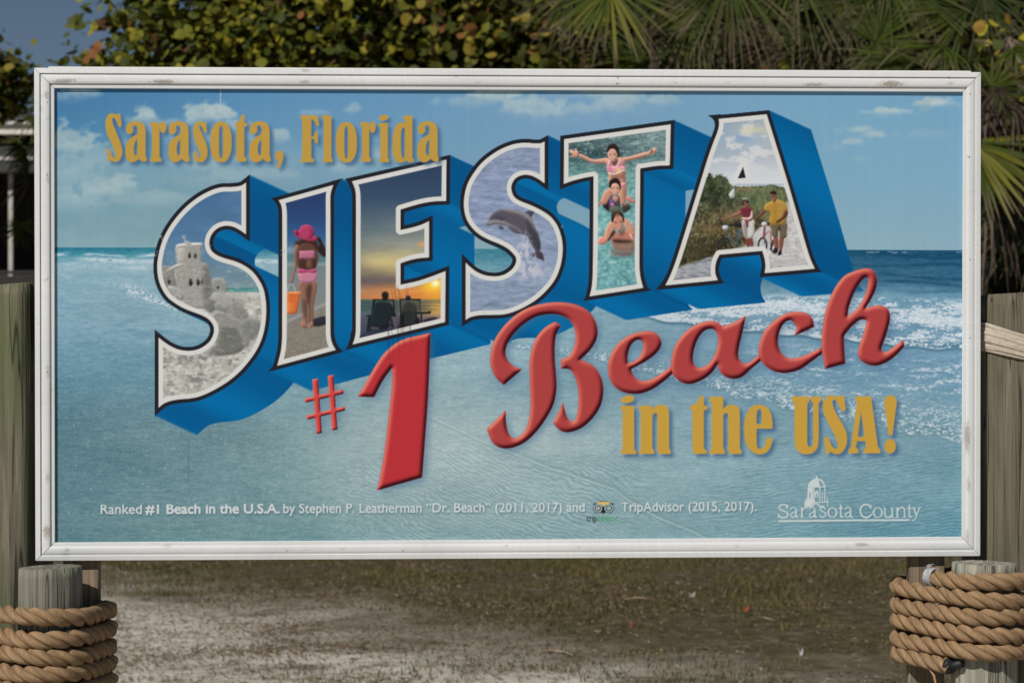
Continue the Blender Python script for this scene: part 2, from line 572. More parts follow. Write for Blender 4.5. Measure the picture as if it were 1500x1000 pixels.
    t1 = np.interp(XX, [880, 1000, 1120, 1280, 1420], [440, 436, 430, 431, 438])
    b1 = sstep(-4, 10, YY - t1) * (1 - sstep(-1.0, 1.5, YY - e1)) * sstep(895, 950, XX)
    dens = np.clip((YY - t1) / (e1 - t1 + 1e-6), 0, 1)
    band = sstep(.40, .60, fb * .55 + fn * .3 + ff * .22 - 0.03 - 0.05*np.cos(dens*9))
    foam = np.maximum(foam, b1 * np.clip(band*1.25, 0, 1) * .95)
    foam = np.maximum(foam, b1 * sstep(12, 0, e1 - YY - 2) * sstep(.52, .70, ff*.8 + fn*.4) * .9)
    over(sea, b1 * sstep(14, 3, e1 - YY) * .75, (66, 104, 122))
    e2 = np.interp(XX, [700, 745, 890, 1028, 1160, 1280, 1420], [494, 503, 533, 565, 599, 624, 648]) + 2.0*np.sin(XX/13.0) + (vnoise(16, 400, 2, 46) - .5) * 8
    wdt = np.interp(XX, [700, 900, 1100, 1420], [14, 24, 50, 74])
    b2 = sstep(0, 1, (YY - (e2 - wdt)) / wdt) * (1 - sstep(-1.0, 1.5, YY - e2)) * sstep(705, 760, XX)
    foam = np.maximum(foam, b2 * sstep(.42, .66, fn * .35 + ff * .65) * .85)
    b3 = sstep(0, 20, YY - e1 - 6) * (1 - sstep(-10, 4, YY - e2)) * sstep(1000, 1180, XX)
    foam = np.maximum(foam, b3 * sstep(.50, .66, fn * .45 + fb * .4 + ff*.15) * .75)
    # wave faces, right
    for (yy, xs, aa) in ((373, 1240, .5), (388, 1230, .35), (404, 1270, .5), (415, 1280, .55), (424, 1300, .3)):
        ln = np.exp(-((YY - yy - 3*np.sin(XX/37 + yy) - (XX-1320)*.03)/2.4)**2) * sstep(xs-10, xs+40, XX)
        over(sea, ln * aa * (0.4 + 1.2*(vnoise(60, 8, 2, int(yy)) )), (30, 68, 92))
    sp = np.exp(-((YY - 370)/2)**2) * sstep(.62, .72, vnoise(8, 3, 2, 61)) * sstep(1235, 1250, XX)
    foam = np.maximum(foam, sp * .5)
    sh = np.exp(-((YY - e1 - 2)/2.2)**2) * sstep(895, 960, XX)
    over(sea, sh * .6, (54, 92, 108))
    sh = np.exp(-((YY - e2 - 1.5)/1.5)**2) * sstep(715, 780, XX)
    over(sea, sh * .4, (92, 122, 132))
    over(sea, np.clip(foam, 0, 1), np.stack([184 + 26*(ff-.5)*2, 194 + 20*(ff-.5)*2, 200 + 16*(ff-.5)*2], -1))
    over(sea, np.clip(b2 * sstep(.6, .4, fn*.5+ff*.5) * .3, 0, 1), (70, 106, 122))
    # swash line
    lx = [590, 630, 680, 715, 760, 800, 850, 900, 925, 960, 1000, 1060]
    ly = [598, 612, 634, 650, 668, 683, 700, 717, 735, 756, 772, 800]
    e3 = np.interp(XX, lx, ly) + (vnoise(20, 400, 2, 48) - .5) * 3
    on = sstep(600, 640, XX) * (1 - sstep(1040, 1060, XX))
    over(sea, np.exp(-((YY - e3 + 4)/3.0)**2) * on * .55 * sstep(600, 900, XX), (96, 128, 134))
    over(sea, np.exp(-((YY - e3)/1.2)**2) * on * .6, (164, 186, 188))
    over(sea, np.exp(-((YY - e3 - 2)/1.2)**2) * on * .4, (84, 116, 124))
    # sparkles on the sand, lower left
    sprk = (rng.random((RH, RW)) > .9993) & (YY > 560) & (XX < 420)
    over(sea, blur(sprk.astype(float) * 2.2, .8).clip(0, .8), (176, 196, 200))
    sea += np.array([2., 4., 9.]) * (1 - .75*sstep(500, 640, YY))[..., None] + np.array([4., 2., 0.]) * (sstep(560, 660, YY) * (1 - sstep(1000, 1300, XX)))[..., None]; img += np.array([0., 2., 6.])
    sea -= (14 * sstep(1000, 1240, XX) * (1 - sstep(405, 430, YY)))[..., None]
    sea += (sstep(560, 640, YY) * sstep(330, 520, XX + (640 - YY)*.4) * (1 - sstep(980, 1150, XX)))[..., None] * np.array([9., 7., 7.])
    sea += (sstep(520, 600, YY) * (1 - sstep(300, 460, XX)))[..., None] * np.array([5., 0., 0.])
    sea[:] = 132 + (sea - 132) * 1.04
    m = sstep(-.6, .6, YY - hz)
    over(img, m, sea)
    # slow uneven fading of the vinyl, faint rain streaks
    img *= (1 + (vnoise(300, 200, 2, 91) - .5) * .05 + (vnoise(5, 260, 2, 92) - .5) * .022)[..., None]
    return img
IMG = paint_background()
LAB = np.zeros((RH, RW), np.int32)     # which printed piece each raster point belongs to
PIECES = {0: ('photo_print', None)}
def new_piece(name, parent=None, label=None):
    k = len(PIECES)
    PIECES[k] = (name, parent, label)
    return k
def mark(cv, k, th=.5):
    c, (j0, j1, i0, i1) = cv
    LAB[j0:j1, i0:i1][c > th] = k
# ---------- outlines traced as paths (zoom origin x, y, scale)
zA=(210,240,4.762); zB=(210,440,4.762); zC=(390,220,5.0); zD=(390,390,5.0); zE=(660,170,4.762); zF=(660,310,4.762)
zG=(810,160,7.143); zH=(810,290,7.143); zI=(940,150,5.0); zJ=(960,270,5.0); zK=(430,460,5.0); zL=(430,560,5.0)
zM=(690,430,4.1667); zN=(870,380,4.1667); zO=(1100,380,4.1667); zP=(890,560,6.818); zQ=(1110,560,6.818)
zR=(140,150,5.769); zS=(390,150,5.556); zT1=(130,720,5.0); zT3=(840,720,5.0); zU=(410,320,5.882); zV=(520,400,10.0)
zW=(700,290,8.333); zX=(825,200,10.0); zY=(860,250,7.143); zZ=(1120,680,6.0)

LET = []
LET.append(('S', z(zA, [(716,130,1),(690,149),(650,159),(600,162),(545,164),(480,182),(400,222),(330,272),(270,328),(210,400),(160,478),(125,560),(105,640),(97,710),(103,790),(125,860),(165,925),(205,960)]) +
  z(zB, [(268,47),(330,74),(400,100),(450,127),(483,165),(493,202),(485,245),(460,288),(410,327),(360,346),(310,351),(250,343),(190,318),(140,285),(106,258,1),(106,748,1),(140,720),(190,700),(250,689),(320,683),(380,672),(450,645),(530,603),(610,550),(680,488),(740,418),(790,345),(825,270),(846,190),(856,110),(857,40)]) +
  z(zA, [(853,950),(840,880),(810,815),(760,750),(700,707),(640,680),(560,656),(510,635),(475,605),(460,560),(470,505),(510,455),(565,433),(620,437),(670,460),(716,492,1)])))
LET.append(('I', z(zC, [(90,367,1),(108,398),(116,440),(118,500)]) + z(zD, [(117,480),(114,560),(106,625),(80,728,1),(510,612,1),(488,575),(474,530),(470,480)]) + z(zC, [(470,500),(470,340),(476,300),(492,255,1)])))
LET.append(('E', z(zC, [(628,228,1),(1320,70,1),(1317,372,1),(1250,374),(1180,382),(1100,400),(983,435,1),(983,585,1),(1060,568),(1130,548),(1192,520,1),(1192,785,1),(1130,790),(1060,803),(983,828,1)]) +
  z(zD, [(983,135,1),(1100,110),(1200,78),(1313,35,1),(1310,408,1),(632,572,1),(648,525),(656,465)]) + z(zC, [(657,700),(657,345),(650,285)])))
LET.append(('S', z(zE, [(656,178,1),(630,190),(590,192),(540,188),(480,190),(420,203),(350,232),(280,275),(215,330),(160,400),(120,470),(100,540),(93,610),(100,680),(120,735),(160,790),(210,832),(280,868),(340,892),(400,925),(440,963)]) +
  z(zF, [(456,320),(458,345),(448,375),(425,405),(380,436),(330,450),(280,450),(230,440),(180,418),(140,388),(105,355,1),(105,755,1),(140,735),(200,722),(280,720),(370,716),(440,698),(520,662),(600,612),(670,548),(725,478),(760,400),(778,320),(782,240)]) +
  z(zE, [(772,840),(745,765),(700,705),(640,662),(560,622),(480,590),(440,558),(424,505),(432,465),(460,430),(510,411),(560,415),(610,438),(656,470,1)])))
LET.append(('T', z(zG, [(117,315,1),(1232,160,1),(1222,588,1),(1150,590),(1070,596),(913,620,1)]) + z(zH, [(907,300),(904,600),(906,740),(918,840),(945,940,1)]) + [(863.5,434,1)] +
  z(zH, [(404,940),(413,850),(418,700),(421,400)]) + z(zG, [(425,702,1),(350,714),(260,735),(180,758),(113,783,1)])))
LET.append(('A', z(zI, [(563,122,1),(915,88,1)]) + z(zJ, [(974,0),(1090,400),(1135,545),(1168,618,1),(800,650,1),(806,600),(800,545),(783,487,1),(470,515,1),(448,560),(438,610),(440,655),(457,702,1),(73,740,1),(110,665),(150,560),(200,405),(325,0)]) + z(zI, [(487,400),(528,285),(555,215),(567,160)])))
BLK, WHT = (32, 33, 40), (200, 201, 199)
WP = [cat(p) for _, p in LET]
BO = [offset_miter(p, 5.6) for p in WP]
HORN = [[], [z(zC,[(35,355),(112,333),(118,440),(88,432),(76,388)]), z(zC,[(480,228),(560,207),(530,240),(508,275),(498,320),(470,320)]), z(zD,[(15,772),(60,715),(85,650),(110,690),(120,738)]), z(zD,[(472,500),(498,500),(510,555),(535,597),(565,622),(520,635),(480,600)])],
  [z(zC,[(578,212),(640,197),(662,330),(632,345),(622,290),(602,245)]), z(zD,[(575,613),(595,585),(612,540),(620,480),(655,480),(650,590)])], [],
  [[(853.2,440.2),(859.5,433.9),(862.6,423.4),(869,420),(869,437.5)], z(zH,[(910,760),(944,765),(958,850),(985,925),(1028,965),(950,982),(925,950)])],
  [z(zI,[(485,97),(580,88),(580,125),(560,190),(538,178),(533,140),(515,115)]), z(zJ,[(0,772),(45,722),(84,658),(100,660),(90,742),(60,765)]), z(zJ,[(1140,540),(1165,572),(1185,605),(1222,640),(1160,645),(1135,600)]), z(zJ,[(445,640),(466,640),(476,685),(505,722),(450,728)]), z(zJ,[(803,658),(762,682),(772,655),(778,620),(803,620)])]]
HORN = [[np.array(h) for h in hs] for hs in HORN]

# blue sides of the block letters: the faces swept towards lower right
VX, VY, NS = 61.0, 28.0, 68
U = np.zeros((RH, RW))
for p, hs in zip(BO, HORN): U = np.maximum(U, full(coverage([p] + hs)))
UF = U.copy()
for (x0, x1, y0, y1) in ((222, 290, 470, 507), (672, 735, 366, 404)): U[y0-RY0:y1-RY0, x0-RX0:x1-RX0] = 0
def shift(a, dx, dy):
    ix, iy = int(math.floor(dx)), int(math.floor(dy)); fx, fy = dx - ix, dy - iy
    def s(i, j):
        o = np.zeros_like(a); o[j:, i:] = a[:a.shape[0]-j, :a.shape[1]-i]; return o
    return (s(ix, iy)*(1-fx) + s(ix+1, iy)*fx)*(1-fy) + (s(ix, iy+1)*(1-fx) + s(ix+1, iy+1)*fx)*fy
ub = blur(U, 2.0); gy, gx = np.gradient(ub)
gl = np.sqrt(gx*gx + gy*gy) + 1e-6; nx, ny = -gx/gl, -gy/gl
tst = np.full((RH, RW), -1.0); cov = U.copy()
for k in range(1, NS + 1):
    t = k / NS
    s_ = shift(U, VX*t, VY*t)
    new = (s_ > .5) & (tst < 0) & (UF <= .5)
    tst[new] = t
    cov = np.maximum(cov, s_)
tt = np.where(tst < 0, 0, tst)
for _ in range(3):
    tt = np.where(tst < 0, np.maximum.reduce([np.roll(tt, 1, 0), np.roll(tt, -1, 0), np.roll(tt, 1, 1), np.roll(tt, -1, 1)]), tt)
qx = np.clip(np.round(XX - RX0 - tt*VX), 0, RW-1).astype(int); qy = np.clip(np.round(YY - RY0 - tt*VY), 0, RH-1).astype(int)
NXq = nx[qy, qx]; NYq = ny[qy, qx]
shade = np.where(NYq > .55, .62 + .38*np.sin(qx*.055 + 1.2), np.where(NXq > .55, .42 + .5*np.sin(qy*.021 - 1.3 + qx*.006), .55 + .4*np.sin(qx*.04 + qy*.03)))
shade = np.clip(shade, 0, 1)
shade = blur(shade, 0.8)[..., None]
scol = np.array([2, 78, 130.]) * (1 - shade) + np.array([0, 101, 158.]) * shade
over(IMG, np.clip(cov, 0, 1), scol)
k = new_piece('letter_side', None, 'deep blue block sides printed behind the big letters')
LAB[cov > .5] = k

# ---------- pictures inside the letters
def photo_S1(c):
    c[:] = rows([(255,[(0,(78,112,146)),(1500,(78,112,146))]),(300,[(0,(68,106,146)),(1500,(68,106,146))]),(350,[(0,(76,114,150)),(1500,(76,114,150))]),(400,[(0,(104,134,152)),(1500,(104,134,152))]),(424,[(0,(120,145,155)),(1500,(120,145,155))])])
    c += ((vnoise(40, 14, 4, 71) - .5) * 26)[..., None]
    c[YY > 421.5] = (70, 128, 132)
    c[(YY > 424)] = np.array([84, 140, 142.])
    n = vnoise(10, 6, 4, 72, .65); n2 = vnoise(4, 3, 2, 73)
    sand = np.stack([172 + (n-.5)*70 + (n2-.5)*30]*3, -1) * np.array([1, 1.0, .97])
    m = sstep(427, 429, YY)
    over(c, m, sand)
    dk = sstep(.55, .7, vnoise(12, 7, 4, 74, .7)) * sstep(500, 520, YY) * (1 - sstep(552, 585, YY))
    over(c, dk * .65, (96, 98, 96))
    G1, G2, G3 = (146,146,141), (122,122,117), (166,166,160)
    def p(pts, col, soft=.7, org=zA, a=1): fill(c, pts, col, a, soft, org)
    p([(130,712,1),(215,715,1),(250,860),(280,945,1),(130,950,1)], G2)
    p([(222,590,1),(240,565),(300,556),(410,560,1),(404,690,1),(440,695),(460,760),(485,900),(490,1010,1),(280,1010,1),(275,930),(235,850),(215,720),(240,692,1)], G1)
    p([(232,590,1),(300,575,1),(300,690,1),(240,690,1)], G3, 2)
    p([(225,575),(260,558),(410,552),(412,572),(250,584)], (176,177,172), .4)
    p([(215,710),(290,694),(270,712),(150,760),(140,775),(140,765)], (160,162,158))
    p([(270,512),(290,500),(296,530),(312,540),(330,548),(340,562),(290,560),(286,530)], (158,160,158), .6, a=.8)
    p([(480,810),(560,805),(580,890),(500,890)], (134,136,132))
    p([(170,860),(220,855),(270,885),(275,945),(220,930)], (150,152,148))
    p([(410,720),(440,700),(480,900),(490,1000),(430,1000)], (106,108,104), 2.5)
    for (x, y, rx, ry) in ((322,640,10,20),(362,642,9,18),(330,826,14,26),(382,824,13,26),(180,820,9,20),(520,862,8,10)):
        fill(c, ell(x, y, rx, ry), (50,52,50), 1, .4, zA)
    fill(c, ell(408, 822, 10, 26), (88,90,87), 1, .6, zA)
    p([(490,900),(680,930),(690,1000),(480,1000)], (148,150,146), 2)
    p([(430,0),(500,0),(500,60),(470,85),(440,60)], (112,114,110), 1.5, zB)
    p([(495,30),(600,20),(700,50),(730,120),(660,130),(560,90)], (128,130,126), 1.5, zB)
    p([(480,100),(560,80),(640,110),(690,160),(740,300),(690,340),(600,375),(440,365),(500,300)], (132,134,130), 1, zB)
    p([(535,185),(590,172),(640,185),(680,270),(690,340),(600,375),(470,368),(520,290)], (110,112,107), 1, zB)
    for i in range(7):
        x = 550 + i*15
        fill(c, stroke(z(zB, [(x,195),(x+6,230),(x-2+i,290)]), 1.0), (84,86,82), .6, .5)
    p([(680,150),(830,150),(800,240),(740,280)], (120,122,118), 2, zB)
    tex = (vnoise(3, 2.5, 2, 75) - .5) * 22 + (n - .5) * 26
    c += ((tex*.6 + (vnoise(2, 2, 1, 76) - .5) * 20) * sstep(350, 362, YY) * (XX < 300))[..., None] * .8
    over(c, sstep(.60, .74, vnoise(7, 3.5, 4, 77, .7)) * sstep(380, 400, YY) * (1 - sstep(520, 540, YY)) * .4, (186, 187, 182))
    over(c, sstep(.60, .72, vnoise(6, 4, 4, 78, .7)) * sstep(425, 440, YY) * .4, (92, 94, 90))

def photo_I(c):
    c[:] = rows([(280,[(0,(40,60,102)),(1500,(40,60,102))]),(320,[(0,(42,72,120)),(1500,(42,72,120))]),(345,[(0,(48,90,138)),(1500,(48,90,138))]),(370,[(0,(84,118,142)),(1500,(84,118,142))]),(374,[(0,(72,112,124)),(1500,(72,112,124))]),(390,[(0,(106,124,130)),(1500,(106,124,130))]),(430,[(0,(118,126,128)),(1500,(118,126,128))]),(520,[(0,(126,124,120)),(1500,(126,124,120))])])
    over(c, np.exp(-((YY-387)/2.5)**2)*.5, (150,162,166))
    over(c, np.exp(-(((XX-425)/8)**2 + ((YY-366)/5)**2))*.5, (150,170,180))
    e = 473 - (XX - 420) * .46
    sand = np.array([124,119,111.]) + ((vnoise(3,2,2,82)-.5)*22)[...,None]
    over(c, sstep(-1, 2, YY - e), sand)
    over(c, np.exp(-((YY - e + 2)/2.6)**2)*.5, (160,164,166))
    def p(pts, col, soft=.5, org=zU, a=1): fill(c, pts, col, a, soft, org)
    SK, SD = (134,98,84), (84,60,52)
    p([(250,880),(300,860),(400,845),(400,905),(280,925)], (44,48,54), .6)
    p([(130,205),(165,190),(200,170),(300,180),(330,225),(310,280),(240,285),(150,260)], (58,40,34), 1)   # hair
    p([(135,225,1),(160,230),(165,290),(152,400),(125,480),(112,545),(95,560),(85,545),(102,500),(125,370),(122,280)], SK)
    p([(310,160),(345,165),(370,215),(395,260),(395,328),(350,310),(310,250),(340,225)], (48,38,38))
    p([(160,240),(300,240),(305,420),(168,430)], (92,62,52), 1)
    p([(165,280,1),(300,276,1),(298,345,1),(172,350,1)], (168,100,126))
    p([(172,350),(250,352),(300,345),(302,430),(240,440),(170,430)], (70,48,42))
    p([(240,360),(270,365),(275,430),(235,430)], (110,76,62), 1.2)
    p([(168,550),(310,545),(318,600),(300,690),(290,800),(285,900),(262,905),(250,800),(248,720),(235,730),(235,900),(210,915),(195,850),(188,700)], SK)
    p([(225,590),(270,560),(262,700),(262,900),(252,900),(245,740),(230,700)], SD, 1.2)
    p([(185,690),(225,700),(232,850),(205,850)], SD, 1.5, a=.6)
    p([(180,895),(215,890),(235,940),(190,935)], (150,104,86)); p([(258,890),(285,895),(282,938),(260,935)], (150,104,86))
    p([(160,470),(310,465),(316,520),(290,545),(230,555),(180,545),(165,520)], (180,116,140))
    p([(155,440),(180,430),(240,445),(300,432),(316,455),(300,470),(240,465),(160,470)], (168,70,106))
    p([(118,110),(135,95),(160,110),(180,70),(220,55),(260,60),(285,90),(292,150),(320,160),(310,190),(250,195),(190,180),(140,155)], (168,58,94))
    p([(250,80),(285,95),(290,150),(240,170),(260,120)], (140,44,76), 1.4)
    p([(128,105),(150,108),(165,130),(155,150),(130,125)], (120,30,66), .8)
    p([(60,640,1),(180,632,1),(150,800),(140,822,1),(62,822,1)], (200,102,52))
    p([(60,632,1),(182,630,1),(176,656,1),(60,660,1)], (224,126,66))
    p([(60,730),(110,735),(105,800),(62,810)], (226,132,70), 1.5, a=.5)
    fill(c, stroke(z(zU, [(62,630),(75,580),(95,560),(120,580),(140,650)]), .9), (200,190,190), .9, .3)

def photo_E(c):
    c[:] = rows([(235,[(0,(44,62,92)),(1500,(44,62,92))]),(290,[(0,(58,80,106)),(1500,(50,72,104))]),(330,[(520,(84,104,116)),(640,(108,122,128))]),(360,[(520,(116,126,122)),(640,(150,150,138))]),(385,[(520,(126,126,110)),(590,(190,174,118)),(660,(176,164,130))]),(402,[(520,(112,106,98)),(600,(150,132,104)),(660,(196,160,98))]),(412,[(520,(100,92,92)),(600,(130,108,92)),(660,(224,160,62))]),(424,[(520,(158,116,92)),(600,(206,132,72)),(660,(226,150,52))]),(437,[(520,(172,112,78)),(600,(206,126,64)),(660,(222,158,50))]),(440,[(520,(58,92,92)),(600,(92,104,92)),(660,(150,128,74))]),(458,[(520,(76,98,106)),(600,(110,110,104)),(660,(196,152,78))]),(466,[(520,(74,80,100)),(600,(96,88,100)),(660,(136,110,104))]),(500,[(520,(52,60,78)),(600,(74,72,84)),(660,(92,84,92))])])
    n = vnoise(40, 10, 4, 91, .6)
    c += ((n - .5) * 34 * sstep(300, 360, YY) * (1 - sstep(436, 440, YY)))[..., None] * np.array([1,.9,.6])
    over(c, np.exp(-(((XX-556)/34)**2 + ((YY-382)/14)**2))*.6, (206,186,128))
    over(c, np.exp(-(((XX-619)/7)**2 + ((YY-358)/4)**2))*.7, (226,150,92))
    over(c, np.exp(-(((XX-545)/40)**2 + ((YY-410)/7)**2))*.5, (92,86,92))
    over(c, np.exp(-(((XX-634)/16)**2 + ((YY-418)/10)**2))*.9, (240,196,40))
    over(c, np.exp(-(((XX-638)/6)**2 + ((YY-415)/5)**2)), (246,240,200))
    over(c, np.exp(-(((XX-640)/11)**2 + ((YY-451)/9)**2))*.7, (238,180,80))
    wl_ = (np.sin(YY*2.1 + vnoise(30, 6, 2, 92)*9) * .5 + .5) * sstep(439, 441, YY) * (1 - sstep(456, 460, YY))
    over(c, wl_ * .35, (44, 60, 62))
    D, D2 = (30,34,36), (34,44,48)
    def p(pts, col, soft=.4, a=1, org=zV): fill(c, pts, col, a, soft, org)
    for yy in (490, 535):
        fill(c, stroke(z(zV, [(75,yy),(1200,yy-5)]), .6), (36,38,38), .8, .3)
    p(ell(440, 318, 50, 50), D); p([(400,300,1),(488,300,1),(480,400,1),(400,400,1)], D)
    p([(262,380,1),(570,385,1),(575,405,1),(262,400,1)], D)
    p([(262,385,1),(300,385,1),(260,620,1),(235,620,1)], D); p([(555,390,1),(575,390,1),(585,560,1),(560,560,1)], D)
    p([(300,430),(420,415),(520,440),(590,580),(600,630),(520,640),(480,760),(250,770),(235,650),(270,500)], D2)
    p([(165,615,1),(240,610,1),(240,635,1),(165,635,1)], D)
    for q in ([(205,630),(180,870)], [(225,640),(215,860)], [(520,640),(560,800)], [(500,640),(480,800)], [(230,770),(540,760)], [(170,850),(440,830)], [(400,760),(400,860)]):
        fill(c, stroke(z(zV, q), 2.6), D, .95, .3)
    p([(360,760),(470,760),(450,830),(370,840)], D)
    p(ell(778, 360, 40, 34), (34,44,58))
    p([(655,375,1),(960,375,1),(958,400,1),(658,395,1)], D); p([(655,380,1),(672,380,1),(680,600,1),(660,600,1)], D); p([(945,380,1),(960,380,1),(958,580,1),(945,580,1)], D)
    p([(740,430),(800,420),(890,470),(910,620),(880,740),(720,760),(690,640),(690,500)], (44,52,50), .6)
    p([(680,410,1),(940,400,1),(940,560,1),(690,560,1)], (70,66,58), .6, .45)
    p([(660,590,1),(720,580,1),(715,760,1),(650,760,1)], D); p([(885,570,1),(1100,565,1),(1100,595,1),(900,600,1)], D); p([(960,590,1),(985,590,1),(985,720,1),(960,720,1)], D)
    p([(890,640),(930,650),(945,730),(880,740)], D, .6); p([(1060,570),(1110,555),(1100,590),(1075,590)], (40,36,32))
    p([(1000,690),(1080,655),(1200,650),(1200,700),(1000,720)], (46,42,56), .8)
    p([(640,760),(760,755),(740,800),(640,800)], D, .8); p([(80,880,1),(300,840),(600,800),(500,850),(80,940,1)], (44,54,76), 1.5, .8)

def photo_S2(c):
    n = vnoise(16, 4, 4, 101, .6); n2 = vnoise(6, 2, 2, 102)
    c[:] = rows([(210,[(0,(126,138,166)),(1500,(124,138,168))]),(300,[(0,(128,142,174)),(1500,(128,144,176))]),(400,[(0,(132,148,176)),(1500,(130,146,174))]),(470,[(0,(122,140,166)),(1500,(124,140,164))])])
    c += ((n-.5)*44 + (n2-.5)*22)[..., None]
    over(c, sstep(.6,.75,vnoise(18,4,3,103,.6))*.35, (92,108,140))
    def p(pts, col, soft=.5, a=1): fill(c, pts, col, a, soft, zW)
    fo = np.exp(-(((XX-770)/14)**2 + ((YY-372)/26)**2)) + np.exp(-(((XX-778)/24)**2 + ((YY-398)/12)**2))
    over(c, np.clip(fo,0,1)*sstep(.3,.6,vnoise(5,7,3,104))*.85, (180,182,194))
    B, B2, L = (84,80,92), (58,58,68), (142,136,140)
    p([(570,170,1),(640,150),(698,168,1),(670,200),(655,245,1),(620,210)], (66,70,84))
    p([(100,325),(125,295),(145,240),(190,190),(250,150),(330,138),(430,145),(560,175),(640,230),(690,340),(740,450),(762,540),(760,630),(730,650),(690,625),(640,540),(600,460),(540,440),(500,420),(440,380),(380,345),(300,330),(200,320),(130,338)], B)
    p([(330,140),(430,147),(560,178),(640,235),(720,420),(690,400),(600,260),(470,190),(330,160)], L, 1.2, .8)
    p([(150,270),(260,260),(350,300),(480,370),(540,440),(440,380),(340,335),(200,322),(130,330)], (132,130,134), 1.2, .9)
    p([(590,270),(660,330),(740,500),(755,620),(700,610),(640,480)], B2, 1.5, .8)
    p([(200,190),(260,200),(330,240),(300,270),(200,262),(150,270),(155,240)], (70,68,82), 1.5, .8)
    fill(c, ell(292,266,10,7), (40,40,46), 1, .3, zW)
    p([(360,340),(440,350),(500,400),(522,438,1),(450,425),(390,385)], (92,86,98))
    p([(250,345),(300,345),(310,380),(290,388),(255,365)], (76,82,92))
    p([(700,640),(750,640),(795,690),(808,780,1),(780,750),(720,730),(705,690)], (72,62,72))
    p([(655,680),(690,665),(690,720),(665,715)], (98,96,110))
    spray = sstep(.55,.7,vnoise(3,4,2,105))*np.exp(-(((XX-768)/9)**2 + ((YY-358)/16)**2))
    over(c, np.clip(spray,0,1)*.8, (188,190,202))
    over(c, np.exp(-(((XX-718)/9)**2 + ((YY-446)/2)**2))*.5, (80,104,112))

